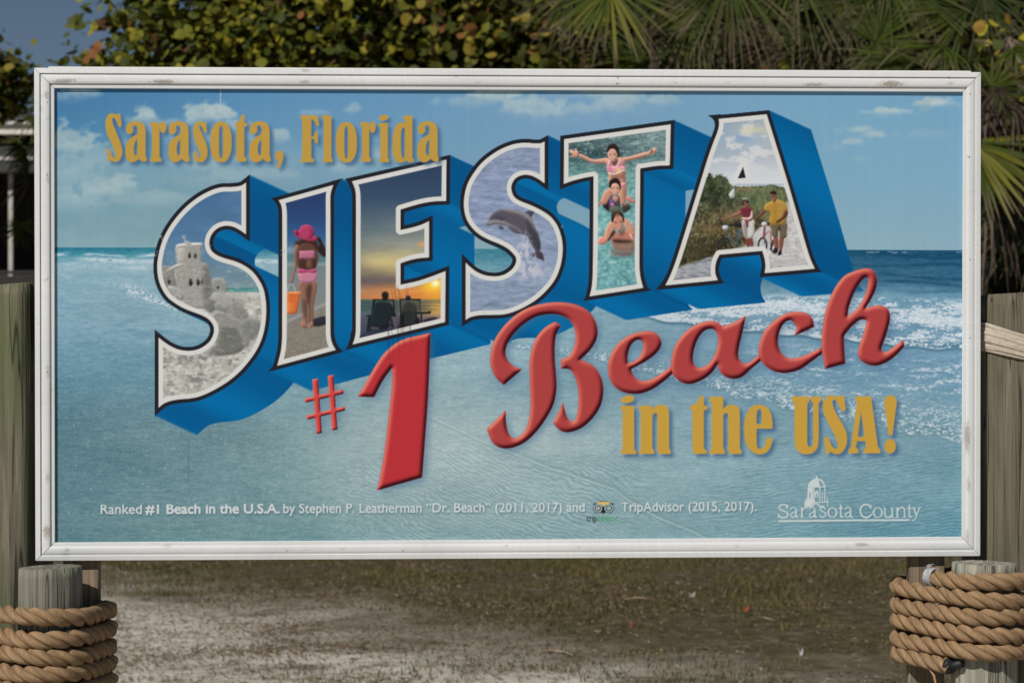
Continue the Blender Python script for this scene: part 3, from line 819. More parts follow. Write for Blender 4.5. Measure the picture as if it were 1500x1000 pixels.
def photo_T(c):
    n = vnoise(14, 4, 4, 111, .6); n2 = vnoise(6, 6, 3, 112, .6)
    c[:] = rows([(180,[(830,(86,112,116)),(980,(120,148,152))]),(225,[(830,(54,84,88)),(890,(60,92,98)),(980,(98,134,138))]),(240,[(830,(66,110,112)),(980,(92,128,134))]),(262,[(830,(92,158,156)),(980,(98,150,152))]),(330,[(830,(96,166,168)),(980,(92,160,166))]),(430,[(830,(88,158,164)),(980,(84,152,160))])])
    n3 = vnoise(3.2, 2.2, 2, 115, .7)
    c[:] = c*.80 + c.mean(-1, keepdims=True)*.20 + (2*sstep(240,270,YY))[..., None]
    c += ((n-.5)*54*(1-sstep(250,270,YY)) + (n2-.5)*66*sstep(250,280,YY) + (n3-.5)*46)[..., None]
    over(c, sstep(.58,.74,vnoise(7,2.6,3,113,.65))*.5, (168,198,196))
    over(c, sstep(.6,.75,vnoise(8,6,3,114,.6))*.35*sstep(350,380,YY), (58,120,132))
    SK, SS_, H = (190,143,124), (134,94,82), (44,36,36)
    def p(pts, col, soft=.4, a=1, org=zX): fill(c, pts, col, a, soft, org)
    # upper girl
    p([(230,255),(300,275),(440,335),(560,325),(640,320),(640,390),(540,395),(430,385),(330,345),(235,300)], SK)
    p([(240,290),(340,340),(440,372),(560,378),(620,390),(540,402),(420,392),(320,348)], SS_, .8, .7)
    p([(80,210),(130,200),(170,215),(175,175),(190,185),(225,235),(230,290),(190,300),(100,300),(95,285),(140,275),(90,240),(100,228)], (196,146,128))
    fill(c, stroke(z(zX,[(222,255),(230,305)]), .8), (60,50,50), .8, .3)
    p([(860,320),(930,300),(1040,275),(1180,235),(1240,225),(1300,180),(1350,165),(1378,195),(1360,225),(1340,245),(1300,265),(1240,280),(1100,320),(980,345),(870,370)], SK)
    p([(880,360),(1000,330),(1120,305),(1230,275),(1100,328),(980,352)], SS_, .8, .7)
    p([(1270,240),(1300,190),(1315,195),(1285,250)], (110,66,60), .5)
    p([(620,330),(700,320),(860,310),(905,400),(900,500),(915,640),(910,740),(700,740),(660,540),(640,420)], SK)
    p([(840,400),(900,380),(905,480),(915,700),(880,720),(860,560)], SS_, 1.5, .7)
    p([(700,560),(880,530),(900,600),(860,620),(700,610)], (138,92,78), 1.5, .7)
    p([(648,420),(690,430),(740,440),(800,430),(900,440),(905,490),(780,540),(740,545),(665,530)], (206,140,160))
    p([(655,425),(680,345),(700,430)], (206,150,160)); p([(790,430),(830,330),(850,430)], (206,150,160))
    p([(640,420),(700,445),(700,520),(660,525)], (200,110,140), 1, .7); p([(780,480),(830,470),(850,510),(790,520)], (206,196,90), 1, .8)
    p([(660,525),(740,540),(900,480),(905,495),(760,560),(665,545)], (216,196,170), .4)
    p([(700,352),(800,335),(790,395),(745,430),(712,395)], (84,60,54), .8, .8)
    p([(640,215),(660,140),(720,108),(780,130),(815,200),(828,290),(806,310),(780,250),(700,200),(655,260),(645,250)], H)
    p([(650,225),(680,178),(740,175),(785,225),(795,290),(768,348),(725,374),(685,348),(655,295)], (198,150,131))
    p([(640,215),(660,140),(720,108),(780,130),(815,200),(800,250),(770,200),(720,178),(680,195),(655,230)], H, .4)
    for (x, y, rx, ry) in ((688,266,16,7),(752,260,18,7)): fill(c, ell(x,y,rx,ry), (58,40,38), .9, .4, zX)
    fill(c, ell(722,326,24,7,-.15), (160,92,88), .6, .4, zX); fill(c, ell(722,326,18,5,-.15), (214,200,192), .8, .3, zX)
    p([(780,240),(800,300),(770,350),(790,300)], SS_, 1)
    # lower girl (zY)
    y_ = lambda pts, col, soft=.4, a=1: p(pts, col, soft, a, zY)
    y_([(340,150),(400,130),(412,230),(400,330),(370,365),(335,360),(330,300)], (188,136,114))
    y_([(395,150),(412,240),(395,340),(375,300)], SS_, 1, .6)
    y_([(355,145),(400,132),(405,155),(365,165)], (206,120,150))
    y_([(225,190),(255,180),(262,240),(245,290),(200,350),(150,350),(140,320),(165,260),(190,215)], (184,130,108))
    y_([(200,350),(240,290),(250,330),(240,420),(215,420),(160,362)], (40,36,40), .7)
    y_([(110,345),(145,325),(140,350),(115,375)], (176,112,96))
    y_([(408,270),(440,275),(498,325),(498,348),(440,325),(412,310)], (190,118,104))
    y_([(250,270),(330,265),(345,340),(350,400),(330,440),(250,440),(228,380)], (62,66,78))
    y_([(240,300),(270,300),(280,370),(250,380)], (104,78,140), .7); fill(c, ell(266,358,18,18), (206,104,132), 1, .5, zY)
    y_([(270,270),(325,275),(320,320),(290,330)], (178,128,108), .7)
    y_([(240,390),(300,370),(360,400),(330,445),(245,440)], (86,94,82), .8)
    y_([(390,340),(430,350),(458,385),(410,430),(380,440),(360,400)], (56,60,58), .7); y_([(385,335),(425,350),(400,372)], (150,106,90), .7)
    y_([(240,160),(275,135),(320,140),(342,180),(335,225),(305,262),(270,245),(245,200)], (198,150,131))
    y_([(228,150),(236,105),(290,75),(335,95),(352,150),(348,205),(338,170),(320,140),(290,130),(262,142),(246,180),(232,178)], H)
    for (x, y, rx, ry) in ((268,184,12,5),(318,182,12,5)): fill(c, ell(x,y,rx,ry), (66,44,40), .9, .4, zY)
    fill(c, ell(300,224,18,7,-.1), (160,92,88), .6, .4, zY); fill(c, ell(300,225,14,4,-.1), (214,200,192), .8, .3, zY)
    # man
    y_([(262,640),(330,650),(430,620),(490,690),(490,790),(470,830),(300,820),(262,770),(245,720)], (172,112,96))
    y_([(265,752),(490,745),(492,860),(330,880),(270,830)], (118,108,96), 1.8, .65)
    y_([(250,830),(300,850),(480,850),(492,880),(330,895),(255,880)], (122,60,58), 2.0, .55)
    y_([(265,720),(400,725),(480,735),(450,752),(280,750)], (64,44,40), 1)
    y_([(245,530),(285,545),(295,600),(230,720),(190,735),(175,700),(200,610)], (190,136,112))
    y_([(220,720),(290,625),(240,720),(215,745)], (60,46,44), .8)
    y_([(112,750),(130,700),(160,690),(210,720),(200,755),(140,775)], (202,130,118))
    y_([(395,500),(440,530),(490,590),(493,690),(450,680),(400,600)], (188,134,112))
    y_([(440,660),(470,680),(490,730),(470,725)], (206,150,140)); 
    y_([(268,520),(290,480),(340,470),(372,500),(380,560),(365,610),(340,640),(310,620),(280,570)], (188,132,112))
    y_([(252,500),(262,445),(320,425),(370,440),(388,500),(386,545),(374,520),(366,490),(340,470),(300,476),(280,510),(270,545),(258,530)], (52,42,40))
    y_([(290,460),(330,450),(345,475),(320,500),(300,490)], (150,104,90), 1, .8)
    y_([(318,636),(350,640),(388,590),(395,625),(362,680),(330,655)], (92,66,58), 1.0, .8)
    for (x, y, rx, ry) in ((300,542,14,6),(350,532,14,6)): fill(c, ell(x,y,rx,ry), (60,40,36), .9, .4, zY)
    fill(c, ell(332,600,22,7,-.2), (150,88,80), .6, .4, zY); fill(c, ell(332,600,17,4,-.2), (212,198,188), .8, .3, zY)

def photo_A(c):
    c[:] = rows([(165,[(1040,(122,146,168)),(1200,(176,172,156))]),(195,[(1040,(134,156,178)),(1110,(146,166,186)),(1200,(176,172,158))]),(225,[(1040,(148,164,182)),(1200,(168,174,180))]),(255,[(1040,(182,190,200)),(1200,(190,194,202))]),(272,[(1040,(196,202,208)),(1200,(194,198,204))]),(300,[(960,(190,196,200)),(1250,(190,196,200))])])
    n = vnoise(20, 10, 4, 121, .6)
    over(c, sstep(.5,.66,n)*sstep(165,180,YY)*(1-sstep(235,260,YY))*.7, (204,204,204))
    over(c, np.exp(-(((XX-1108)/26)**2 + ((YY-190)/7)**2))*.6, (196,188,152))
    over(c, np.exp(-(((XX-1088)/12)**2 + ((YY-203)/5)**2))*.5, (112,146,190))
    over(c, np.exp(-((YY-270.5)/1.2)**2)*.7*sstep(1072,1080,XX), (128,146,172))
    veg = vnoise(9, 9, 5, 122, .75); fine = vnoise(2.0, 3.4, 2, 123)
    yel = sstep(285, 345, YY)
    g = np.stack([74 + 12*yel + (veg-.5)*120 + (fine-.5)*80, 84 - 4*yel + (veg-.5)*112 + (fine-.5)*80, 60 - 4*yel + (veg-.5)*90 + (fine-.5)*60], -1)
    top = np.interp(XX, [1000,1038,1052,1066,1072,1078,1100,1130,1150,1180], [300,256,254,262,271,273,273,271,275,278]) + (vnoise(4,5,3,124,.7)-.5)*14*(1-sstep(1062,1080,XX)) + (vnoise(3,400,2,127)-.5)*4
    over(c, sstep(-1, 1, YY - top), g)
    over(c, sstep(0,4,YY-top)*sstep(1078,1090,XX)*(1-sstep(300,330,YY))*.45, (122,132,92))
    over(c, np.exp(-(((XX-1046)/16)**2 + ((YY-285)/18)**2))*.6*sstep(.4,.6,fine+.1), (40,46,36))
    over(c, sstep(0,3,YY-top)*sstep(.52,.62,vnoise(6,5,3,128,.7))*(1-sstep(1050,1075,XX))*.55, (34,38,30))
    over(c, sstep(352,372,YY)*(1-sstep(1030,1060,XX))*sstep(.4,.6,veg)*.6, (52,48,34))
    over(c, np.exp(-(((XX-1070)/26)**2 + ((YY-315)/10)**2))*.5, (138,112,84))
    over(c, np.exp(-(((XX-1040)/24)**2 + ((YY-336)/9)**2))*.55, (134,114,76))
    over(c, np.exp(-(((XX-1022)/26)**2 + ((YY-360)/12)**2))*.5, (60,58,44))
    over(c, np.exp(-(((XX-1090)/14)**2 + ((YY-277)/2.5)**2))*.6, (142,104,90))
    fill(c, [(535,75,1),(580,20,1),(583,98,1),(550,102,1)], (186,186,186), .95, .5, zJ)
    for yy in (40, 60, 80): fill(c, stroke(z(zJ,[(552,yy),(582,yy)]),.6), (130,130,134), .6, .3)
    pn = vnoise(5, 2.5, 3, 125, .65)
    path = np.stack([176 + (pn-.5)*90]*3, -1) * np.array([1,1,1.01])
    fill(c, [(960,120,1),(990,160,1),(1120,600,1),(830,600),(720,430),(720,370),(790,310),(900,330),(960,290)], (178,178,180), 1, 1.0, zJ)
    fill(c, [(120,700,1),(180,610),(300,570),(420,540),(460,500),(600,470),(720,440),(760,470),(600,560),(440,680,1)], (156,160,166), 1, 1.2, zJ)
    m = full(coverage([cat(z(zJ,[(960,120,1),(990,160,1),(1120,600,1),(830,600),(720,430),(720,370),(790,310),(900,330),(960,290)]))]))
    over(c, m*.8, path)
    m = full(coverage([cat(z(zJ,[(120,700,1),(180,610),(300,570),(420,540),(440,680,1)]))]))
    over(c, m*.75, path*.82 + np.array([0,4,12.]))
    over(c, m*sstep(.55,.68,vnoise(14,3,3,126))*.6, (88,96,108))
    over(c, sstep(.58,.7,pn)*sstep(375,385,YY)*(XX>1125)*.55, (112,116,112))
    def p(pts, col, soft=.4, a=1): fill(c, pts, col, a, soft, zJ)
    D = (40,40,46)
    def ring(cx, cy, rx, ry, w, col=D):
        fill(c, ell(cx,cy,rx,ry), col, .95, .3, zJ, holes=[ell(cx,cy,rx-w,ry-w)])
    ring(505,455,54,66,13); ring(785,445,36,58,13); ring(870,455,28,50,11)
    for q, w, col in (([(470,250),(475,285),(520,305),(570,300),(620,265)],2.2,D), ([(510,305),(545,400),(560,450)],1.8,(70,88,104)), ([(530,370),(600,440),(620,330)],2.0,(74,104,130)), ([(600,330),(605,450)],2.0,(60,84,104)),
                      ([(735,240),(760,275),(800,290),(850,285),(900,265)],2.2,D), ([(800,290),(790,400)],2.0,(140,50,52)), ([(790,380),(840,340),(850,420)],1.8,(150,52,54)), ([(805,300),(800,440)],1.4,(80,80,88)), ([(880,400),(850,460),(840,480)],2.0,D)):
        fill(c, stroke([tuple(v) for v in cat([q_ + () for q_ in z(zJ,q)])[:max(2,int(len(cat(z(zJ,q)))*0.5))]] if False else z(zJ,q), w), col, .95, .3)
    p([(585,290),(630,285),(640,305),(600,315)], D); p([(495,305),(530,305),(530,328),(497,330)], (172,182,190)); p([(780,280),(815,280),(812,305),(782,302)], (180,182,186))
    p([(820,285),(870,275),(880,290),(830,298)], D)
    # woman
    p([(480,250),(540,235),(600,205),(640,180),(650,205),(600,235),(520,250),(485,262)], (132,92,76))
    p([(660,385),(690,385),(690,455),(672,455)], (116,62,54)); p([(690,385),(708,390),(715,452),(698,452)], (116,62,54))
    p([(642,262),(720,262),(726,300),(714,385),(662,392),(640,330)], (186,184,180))
    p([(642,270),(665,268),(672,380),(660,390),(640,330)], (140,138,138), .8)
    p([(620,180),(650,168),(700,170),(712,185),(716,240),(700,268),(650,262),(632,220)], (106,44,56))
    p([(660,260),(675,262),(682,300),(672,318),(665,290)], (128,44,56))
    p([(630,245),(690,240),(705,190),(712,205),(706,255),(650,258)], (196,176,164))
    p([(645,130),(660,140),(670,165),(655,172),(645,160)], (140,96,80)); 
    p([(625,130),(635,105),(660,98),(680,112),(682,130),(668,148),(645,155),(630,150)], (70,60,54)); p([(635,108),(660,98),(680,110),(660,112)], (150,146,140)); p([(655,130),(682,125),(682,150),(665,158),(655,150)], (146,100,84)); p([(660,128),(684,124),(684,134),(662,138)], (30,28,30))
    # man
    p([(865,370),(892,370),(898,480),(880,490)], (122,78,64)); p([(912,370),(940,370),(928,480),(908,500)], (122,78,64))
    p([(868,470),(895,470),(892,500),(870,505)], (36,34,36)); p([(905,490),(925,485),(920,515),(898,518)], (36,34,36))
    p([(845,285),(960,285),(962,340),(958,388),(915,390),(905,330),(895,385),(855,378),(848,330)], (104,92,74))
    p([(895,300),(915,300),(915,390),(905,335),(893,382)], (74,66,54), .8)
    p([(735,240),(760,220),(795,180),(810,195),(775,235),(745,255)], (108,70,58))
    p([(805,150),(845,125),(880,112),(930,122),(962,150),(968,190),(945,205),(945,285),(900,295),(840,288),(842,205),(800,190)], (164,130,62))
    p([(845,140),(880,130),(880,285),(845,285),(845,205)], (166,122,40), 1.5, .6)
    p([(950,195),(970,195),(968,225),(920,270),(890,285),(885,270),(930,235)], (92,56,46))
    p([(845,75),(858,60),(880,65),(890,95),(885,115),(870,135),(855,115)], (132,90,74)); p([(838,75),(845,55),(870,48),(886,60),(886,75),(850,72)], (38,32,32)); p([(845,86),(870,82),(872,90),(850,95)], (66,60,60), .4, .9)

PAINT = [photo_S1, photo_I, photo_E, photo_S2, photo_T, photo_A]
for (nm, _), wp, bo, paint, hn in zip(LET, WP, BO, PAINT, HORN):
    kl = new_piece('block_letter', None, 'big block letter %s with black and white outline' % nm)
    c = coverage([bo] + hn); mark(c, kl)
    over(IMG, full(c), BLK)
    cw = coverage([wp]); over(IMG, full(cw), WHT)
    bb = cw[1]
    sd = seg_dist(wp, bb)
    ins = np.where(cw[0] > .5, sd, -sd)
    pm = np.zeros((RH, RW)); pm[bb[0]:bb[1], bb[2]:bb[3]] = np.clip(ins - 6.7 + .5, 0, 1)
    full_raster = (XX, YY, RX0, RY0, RW, RH)
    j0_, j1_, i0_, i1_ = bb
    XX, YY = XX[j0_:j1_, i0_:i1_], YY[j0_:j1_, i0_:i1_]; RX0 += i0_; RY0 += j0_; RW = i1_ - i0_; RH = j1_ - j0_
    cv = IMG[j0_:j1_, i0_:i1_].copy()
    SHADE = .42
    paint(cv)
    SHADE = 0.0
    XX, YY, RX0, RY0, RW, RH = full_raster
    g_ = cv.mean(-1, keepdims=True); cv = g_ + (cv - g_) * .9
    cv = 118 + (cv - 118) * 1.06
    cv = np.clip(cv, 12, 235)
    for ch in range(3): cv[..., ch] = blur(cv[..., ch], .45)
    sub_ = IMG[j0_:j1_, i0_:i1_]; pw = pm[j0_:j1_, i0_:i1_]
    over(sub_, pw, cv)
    kp = new_piece('letter_photo', kl)
    LAB[pm > .5] = kp
    if nm == 'A':
        tri = np.array(z(zI, [(703,558),(743,472),(762,553)]))
        cc = coverage([tri]); bb = cc[1]
        bb = (bb[0]-12, bb[1]+12, bb[2]-12, bb[3]+12)
        d = seg_dist(tri, bb); cin = full(cc)[bb[0]:bb[1], bb[2]:bb[3]]
        halo = np.zeros((RH, RW)); halo[bb[0]:bb[1], bb[2]:bb[3]] = np.maximum(cin, np.clip(7.2 - d, 0, 1))
        over(IMG, halo, (200, 202, 203)); over(IMG, full(cc), BLK)

# ---------- red raised-looking script and numeral
RED = []
RED.append(('#', [z(zK,[(137,478,1),(180,470,1),(208,868,1),(168,878,1)]), z(zK,[(250,452,1),(292,443,1),(322,843,1),(282,852,1)]), z(zK,[(80,618,1),(362,550,1),(367,582,1),(85,648,1)]), z(zK,[(92,742,1),(373,675,1),(378,705,1),(100,772,1)])], []))
RED.append(('1', [z(zK,[(1005,135,1),(985,620),(962,940)]) + z(zL,[(942,695,1),(612,790,1),(642,640),(668,480),(690,300),(710,120)]) + z(zK,[(722,500),(722,392,1),(655,485),(590,608,1),(470,603,1),(515,525),(580,410),(660,290),(750,212),(830,176),(920,155)])], []))
RED.append(('B', [z(zM,[(312,462,1),(200,558,1),(150,510),(120,440),(118,370),(140,290),(190,210),(260,140),(340,90),(430,62),(530,52),(620,62),(700,95),(750,150),(772,215),(765,280),(730,340),(668,402,1),(740,435),(790,500),(808,580),(795,670),(750,750),(680,815),(600,845),(545,835),(500,790,1),(563,660,1),(575,720),(597,768),(625,778),(645,740),(655,660),(650,570),(630,500),(600,462),(550,458,1),(548,400,1),(590,385),(620,345),(637,280),(630,210),(600,160),(545,132),(480,125),(400,140),(330,180),(270,235),(225,300),(210,360),(225,405),(260,440)]),
   z(zM,[(515,170,1),(548,195,1),(520,250),(512,320),(512,400),(520,500),(522,580),(505,670),(465,750),(400,840),(330,905),(250,940),(180,940),(130,905),(95,825,1),(212,710,1),(215,790),(230,850),(255,880),(285,875),(325,840),(350,780),(362,700),(360,600),(357,500),(358,400),(375,320),(410,250),(460,200)])], []))
RED.append(('e', [z(zN,[(310,437),(375,448),(412,500),(395,555),(330,612),(228,668,1),(235,695),(265,730),(310,740),(370,720),(430,680),(482,640,1),(487,690,1),(420,748),(345,797),(260,820),(170,805),(110,755),(85,680),(95,600),(140,520),(215,463)])], [z(zN,[(208,632,1),(207,580),(228,520),(265,490),(295,498),(300,540),(280,590),(242,622)])]))
RED.append(('a', [z(zN,[(470,640),(475,590),(495,525),(540,460),(600,410),(680,378),(740,378),(790,408,1),(860,380),(928,342,1),(910,430),(885,540),(882,590),(897,622),(930,635),(970,612)]) + z(zO,[(55,572,1),(68,612,1),(0,668)]) + z(zN,[(905,715),(850,728),(800,713),(767,680),(755,640,1),(720,690),(660,735),(580,760),(520,740),(480,695)])],
   [z(zN,[(735,430),(690,427),(650,460),(620,520),(605,590),(612,640),(640,660),(680,650),(720,610),(748,550),(757,480)])]))
RED.append(('c', [z(zO,[(52,600),(45,550),(52,510),(80,440),(140,375),(210,330),(280,318),(340,328),(375,360),(387,410,1),(330,438),(267,465,1),(277,420),(262,385),(235,370),(200,392),(175,440),(165,500),(180,560),(215,595),(260,602),(320,588),(380,560),(435,533,1),(435,575,1),(370,622),(300,670),(220,692),(150,685),(90,650)])], []))
RED.append(('h', [z(zO,[(452,668,1),(440,600),(430,520),(435,430),(450,330),(480,240),(520,160),(570,100),(620,75),(690,55),(740,62),(768,110),(765,170),(735,240),(700,297,1),(740,285),(790,280),(835,300),(850,350),(840,410),(815,490),(797,548),(815,566),(870,535),(930,488,1),(937,530,1),(880,590),(820,630),(760,648),(700,635),(660,600),(655,550),(680,470),(700,400),(702,372),(670,368),(630,395),(590,437),(568,470,1),(570,540),(577,635,1)])],
   [z(zO,[(590,348,1),(600,285),(640,185),(690,115),(712,112),(713,150),(695,220),(655,290)])]))
ROUT = [([cat(p) for p in o], [cat(h) for h in hs]) for _, o, hs in RED]
rm = np.zeros((RH, RW))
for o, hs in ROUT: rm = np.maximum(rm, full(coverage(o, hs)))
sh = blur(rm, 5.0); sh = np.roll(np.roll(sh, 4, 1), 4, 0)
over(IMG, np.clip(sh * .62, 0, .6), (66, 100, 134))
def bevel_shade(mask, loops, bb, wd):
    """light from the upper left on a rounded edge of width wd"""
    d = np.full((bb[1]-bb[0], bb[3]-bb[2]), 1e9)
    for p in loops: d = np.minimum(d, seg_dist(p, bb))
    ins = np.where(mask > .5, d, -d)
    h = np.clip(ins, -1, wd) / wd
    hh = blur(1 - (1 - np.clip(h, 0, 1))**2, 1.0)
    gy_, gx_ = np.gradient(hh)
    return (gx_ * .62 + gy_ * .78) * wd
for (nm, _, _), (o, hs) in zip(RED, ROUT):
    cv = coverage(o, hs); c, bb = cv
    k = new_piece('red_letter', None, 'red bevelled letter %s' % nm if nm.isalpha() else 'red bevelled sign %s' % nm)
    if nm == '#':
        b = blur(c, 1.6); gy_, gx_ = np.gradient(b); s_ = (gx_*.62 + gy_*.78) * 5.0
    else:
        s_ = bevel_shade(c, o + hs, bb, 6.5)
    base = np.array([172, 48, 54.]) if nm in '#1' else np.array([161, 62, 62.])
    if nm == '#': base = np.array([196, 66, 66.])
    col = np.ones(c.shape + (3,)) * base
    up = np.clip(s_ * .85, 0, 1)[..., None]; dn = np.clip(-s_ * 1.15, 0, 1)[..., None]
    col = col * (1 - up) + up * np.array([214, 122, 104.]); col = col * (1 - dn) + dn * np.array([62, 16, 22.])
    a = c[..., None]; v = IMG[bb[0]:bb[1], bb[2]:bb[3]]
    IMG[bb[0]:bb[1], bb[2]:bb[3]] = v * (1-a) + a * col
    mark(cv, k)

# ---------- gold condensed lettering
def tf(pts, dx, dy, s=1.0, ox=0, oy=0): return [((p[0]-ox)*s + ox + dx, (p[1]-oy)*s + oy + dy) + tuple(p[2:]) for p in pts]
gS = [(206,95,1),(217,160),(219,206,1),(200,208),(185,180),(165,142),(150,128),(141,142),(150,190),(180,262),(210,340),(226,400),(221,452),(200,490),(170,505),(140,497),(127,488),(120,502,1),(104,503,1),(100,450),(92,388,1),(115,388,1),(127,425),(145,460),(160,470),(168,450),(157,400),(125,330),(95,262),(83,190),(92,130),(115,100),(145,93),(172,104),(190,98)]
gA = [(260,255),(258,215),(275,180),(320,162),(365,163),(405,185),(421,230),(423,300,1),(423,452,1),(433,472,1),(430,495),(415,503),(390,498),(366,476,1),(345,495),(315,507),(280,500),(258,465),(252,410),(260,350),(285,312),(320,288),(352,270,1),(356,235),(345,200),(328,195),(315,205),(320,235),(310,258),(285,270)]
gAh = [(352,308,1),(332,340),(323,385),(326,430),(338,450),(352,432,1)]
gr = [(462,168,1),(533,168,1),(535,205,1),(550,175),(575,163),(595,182),(597,220),(585,253),(562,258),(546,240),(540,218,1),(540,462,1),(555,473,1),(555,503,1),(462,503,1),(462,476,1),(476,464,1),(476,208,1),(462,198,1)]
gs = [(935,165,1),(942,250,1),(920,252),(905,222),(888,195),(876,197),(880,222),(905,280),(935,350),(947,410),(940,460),(915,498),(885,507),(862,496),(850,505,1),(838,505,1),(826,412,1),(845,412,1),(865,450),(882,470),(888,452),(875,410),(845,340),(827,270),(828,210),(850,172),(880,160),(905,170),(920,165)]
gt = [(1232,105,1),(1255,103,1),(1255,172,1),(1278,175,1),(1278,205,1),(1257,208,1),(1257,460,1),(1275,473,1),(1273,502,1),(1205,503,1),(1192,480),(1190,450,1),(1190,208,1),(1178,205,1),(1178,182,1),(1200,165),(1222,138)]
GOLD = [('S', zR, [gS], []), ('a', zR, [gA], [gAh]), ('r', zR, [gr], []), ('a', zR, [tf(gA,363,0)], [tf(gAh,363,0)]), ('s', zR, [gs], []),
  ('o', zR, [ell(1060,335,90,172,p=2.4)], [ell(1060,334,17,139,p=3)]), ('t', zR, [gt], []), ('a', zR, [tf(gA,1048,0)], [tf(gAh,1048,0)])]
kS = 5.556/5.769
def toS(pts, x): return [((p[0]-252)*kS + x, p[1]*kS) + tuple(p[2:]) for p in pts]
GOLD += [(',', zS, [[(105,392),(130,405),(140,440),(128,490),(100,535),(85,543,1),(80,530,1),(95,500),(100,478),(80,462),(73,430),(85,400)]], []),
  ('F', zS, [[(278,107,1),(418,107,1),(432,190,1),(408,190,1),(390,150),(367,132,1),(367,280,1),(385,275),(398,235,1),(418,233,1),(420,333,1),(398,335,1),(388,300),(367,292,1),(367,455,1),(387,462,1),(385,487,1),(278,487,1),(278,465,1),(292,455,1),(292,140,1),(278,132,1)]], []),
  ('l', zS, [[(455,107,1),(530,107,1),(530,455,1),(540,465,1),(538,487,1),(457,487,1),(457,465,1),(467,455,1),(467,140,1),(455,132,1)]], []),
  ('o', zS, [ell(652,326,86,165,p=2.4)], [ell(651,325,15,133,p=3)]),
  ('r', zS, [[((p[0]-462)*kS*.93 + 768, p[1]*kS) + tuple(p[2:]) for p in gr]], []),
  ('i', zS, [ell(955,126,38,23,-.2,p=2.4), [(915,170,1),(990,170,1),(990,455,1),(1000,465,1),(1000,487,1),(916,487,1),(916,465,1),(928,455,1),(928,205,1),(915,195,1)]], []),
  ('d', zS, [[(1115,108,1),(1190,108,1),(1190,455,1),(1203,468,1),(1200,487,1),(1165,490,1),(1140,473,1),(1110,490),(1075,490),(1045,465),(1030,400),(1027,330),(1035,250),(1060,185),(1090,165),(1125,173,1),(1125,140,1),(1115,130,1)]], [[(1128,215,1),(1110,205),(1099,240),(1096,330),(1100,420),(1112,455),(1128,445,1)]]),
  ('a', zS, [toS(gA,1230)], [toS(gAh,1230)])]
GOLD += [('i', zP, [ell(200,168,66,36,-.2,p=2.4), [(130,232,1),(265,232,1),(267,665,1),(285,680,1),(283,715,1),(132,715,1),(132,685,1),(150,665,1),(150,280,1),(132,270,1)]], []),
  ('n', zP, [[(312,232,1),(445,232,1),(445,268,1),(480,235),(530,222),(580,230),(608,265),(615,330,1),(615,655,1),(630,680,1),(630,712,1),(520,713,1),(502,690),(497,650,1),(497,340),(490,308),(470,305),(450,325),(447,350,1),(447,655,1),(465,680,1),(465,713,1),(312,713,1),(312,685,1),(330,665,1),(330,285,1),(312,268,1)]], []),
  ('t', zP, [[(918,137,1),(962,132,1),(962,230,1),(997,232,1),(995,272,1),(962,275,1),(962,655,1),(990,682,1),(988,710,1),(868,713,1),(852,690),(847,650,1),(847,278,1),(822,270,1),(822,238,1),(870,215),(905,182)]], []),
  ('h', zP, [[(1018,142,1),(1155,140,1),(1155,266,1),(1190,232),(1240,222),(1290,232),(1315,265),(1322,330,1),(1322,655,1),(1338,680,1),(1337,712,1),(1228,713,1),(1210,690),(1205,650,1),(1205,340),(1198,308),(1180,303),(1160,320),(1155,350,1),(1155,655,1),(1172,682,1),(1170,712,1),(1018,713,1),(1018,685,1),(1040,665,1),(1040,200,1),(1018,180,1)]], []),
  ('e', zQ, [[(147,460,1),(145,380),(120,280),(70,235),(10,222),(-50,235),(-100,290),(-130,380),(-137,470),(-130,560),(-100,640),(-50,695),(10,717),(70,705),(115,665),(140,610),(147,550,1),(85,552,1),(78,600),(60,640),(25,662),(0,652),(-10,620),(-12,560),(-12,460,1)]], [[(37,415,1),(38,330),(30,275),(14,262),(0,275),(-12,330),(-12,415,1)]]),
  ('U', zQ, [[(340,138,1),(515,138,1),(515,185,1),(495,215,1),(495,600),(505,635),(525,640),(545,625),(553,590),(553,215,1),(530,175,1),(530,138,1),(635,138,1),(632,180,1),(607,210,1),(607,590),(590,660),(550,700),(490,716),(430,705),(385,665),(370,600),(366,215,1),(342,180,1)]], []),
  ('S', zQ, [[(860,128,1),(880,280,1),(850,285),(825,260),(790,195),(765,170),(745,185),(755,240),(790,320),(850,420),(885,500),(892,580),(875,650),(835,700),(790,715),(750,705),(725,690),(710,712,1),(680,712,1),(660,545,1),(705,545,1),(725,600),(755,650),(785,662),(800,640),(790,580),(750,490),(690,380),(655,290),(650,220),(670,160),(710,130),(745,127),(790,145),(820,133)]], []),
  ('A', zQ, [[(972,138,1),(1132,138,1),(1200,640,1),(1225,670,1),(1225,705,1),(1055,705,1),(1057,675,1),(1078,650,1),(1075,585,1),(990,585,1),(980,645,1),(1008,672,1),(1005,705,1),(902,705,1),(905,675,1),(930,645,1),(990,200,1),(975,185,1)]], [[(1030,285,1),(1065,540,1),(1000,540,1)]]),
  ('!', zQ, [[(1325,125),(1370,145),(1388,190),(1380,260),(1345,525,1),(1308,525,1),(1270,260),(1262,190),(1280,145)], ell(1322,635,57,73)], [])]
gc = [([cat(z(org, o)) for o in os_], [cat(z(org, h)) for h in hs]) for _, org, os_, hs in GOLD]
gmask = np.zeros((RH, RW))
for o, h in gc: gmask = np.maximum(gmask, full(coverage(o, h)))
sh = np.roll(np.roll(blur(gmask, 2.2), 5, 1), 5, 0)
over(IMG, np.clip(sh * .80, 0, .80), (62, 92, 124))
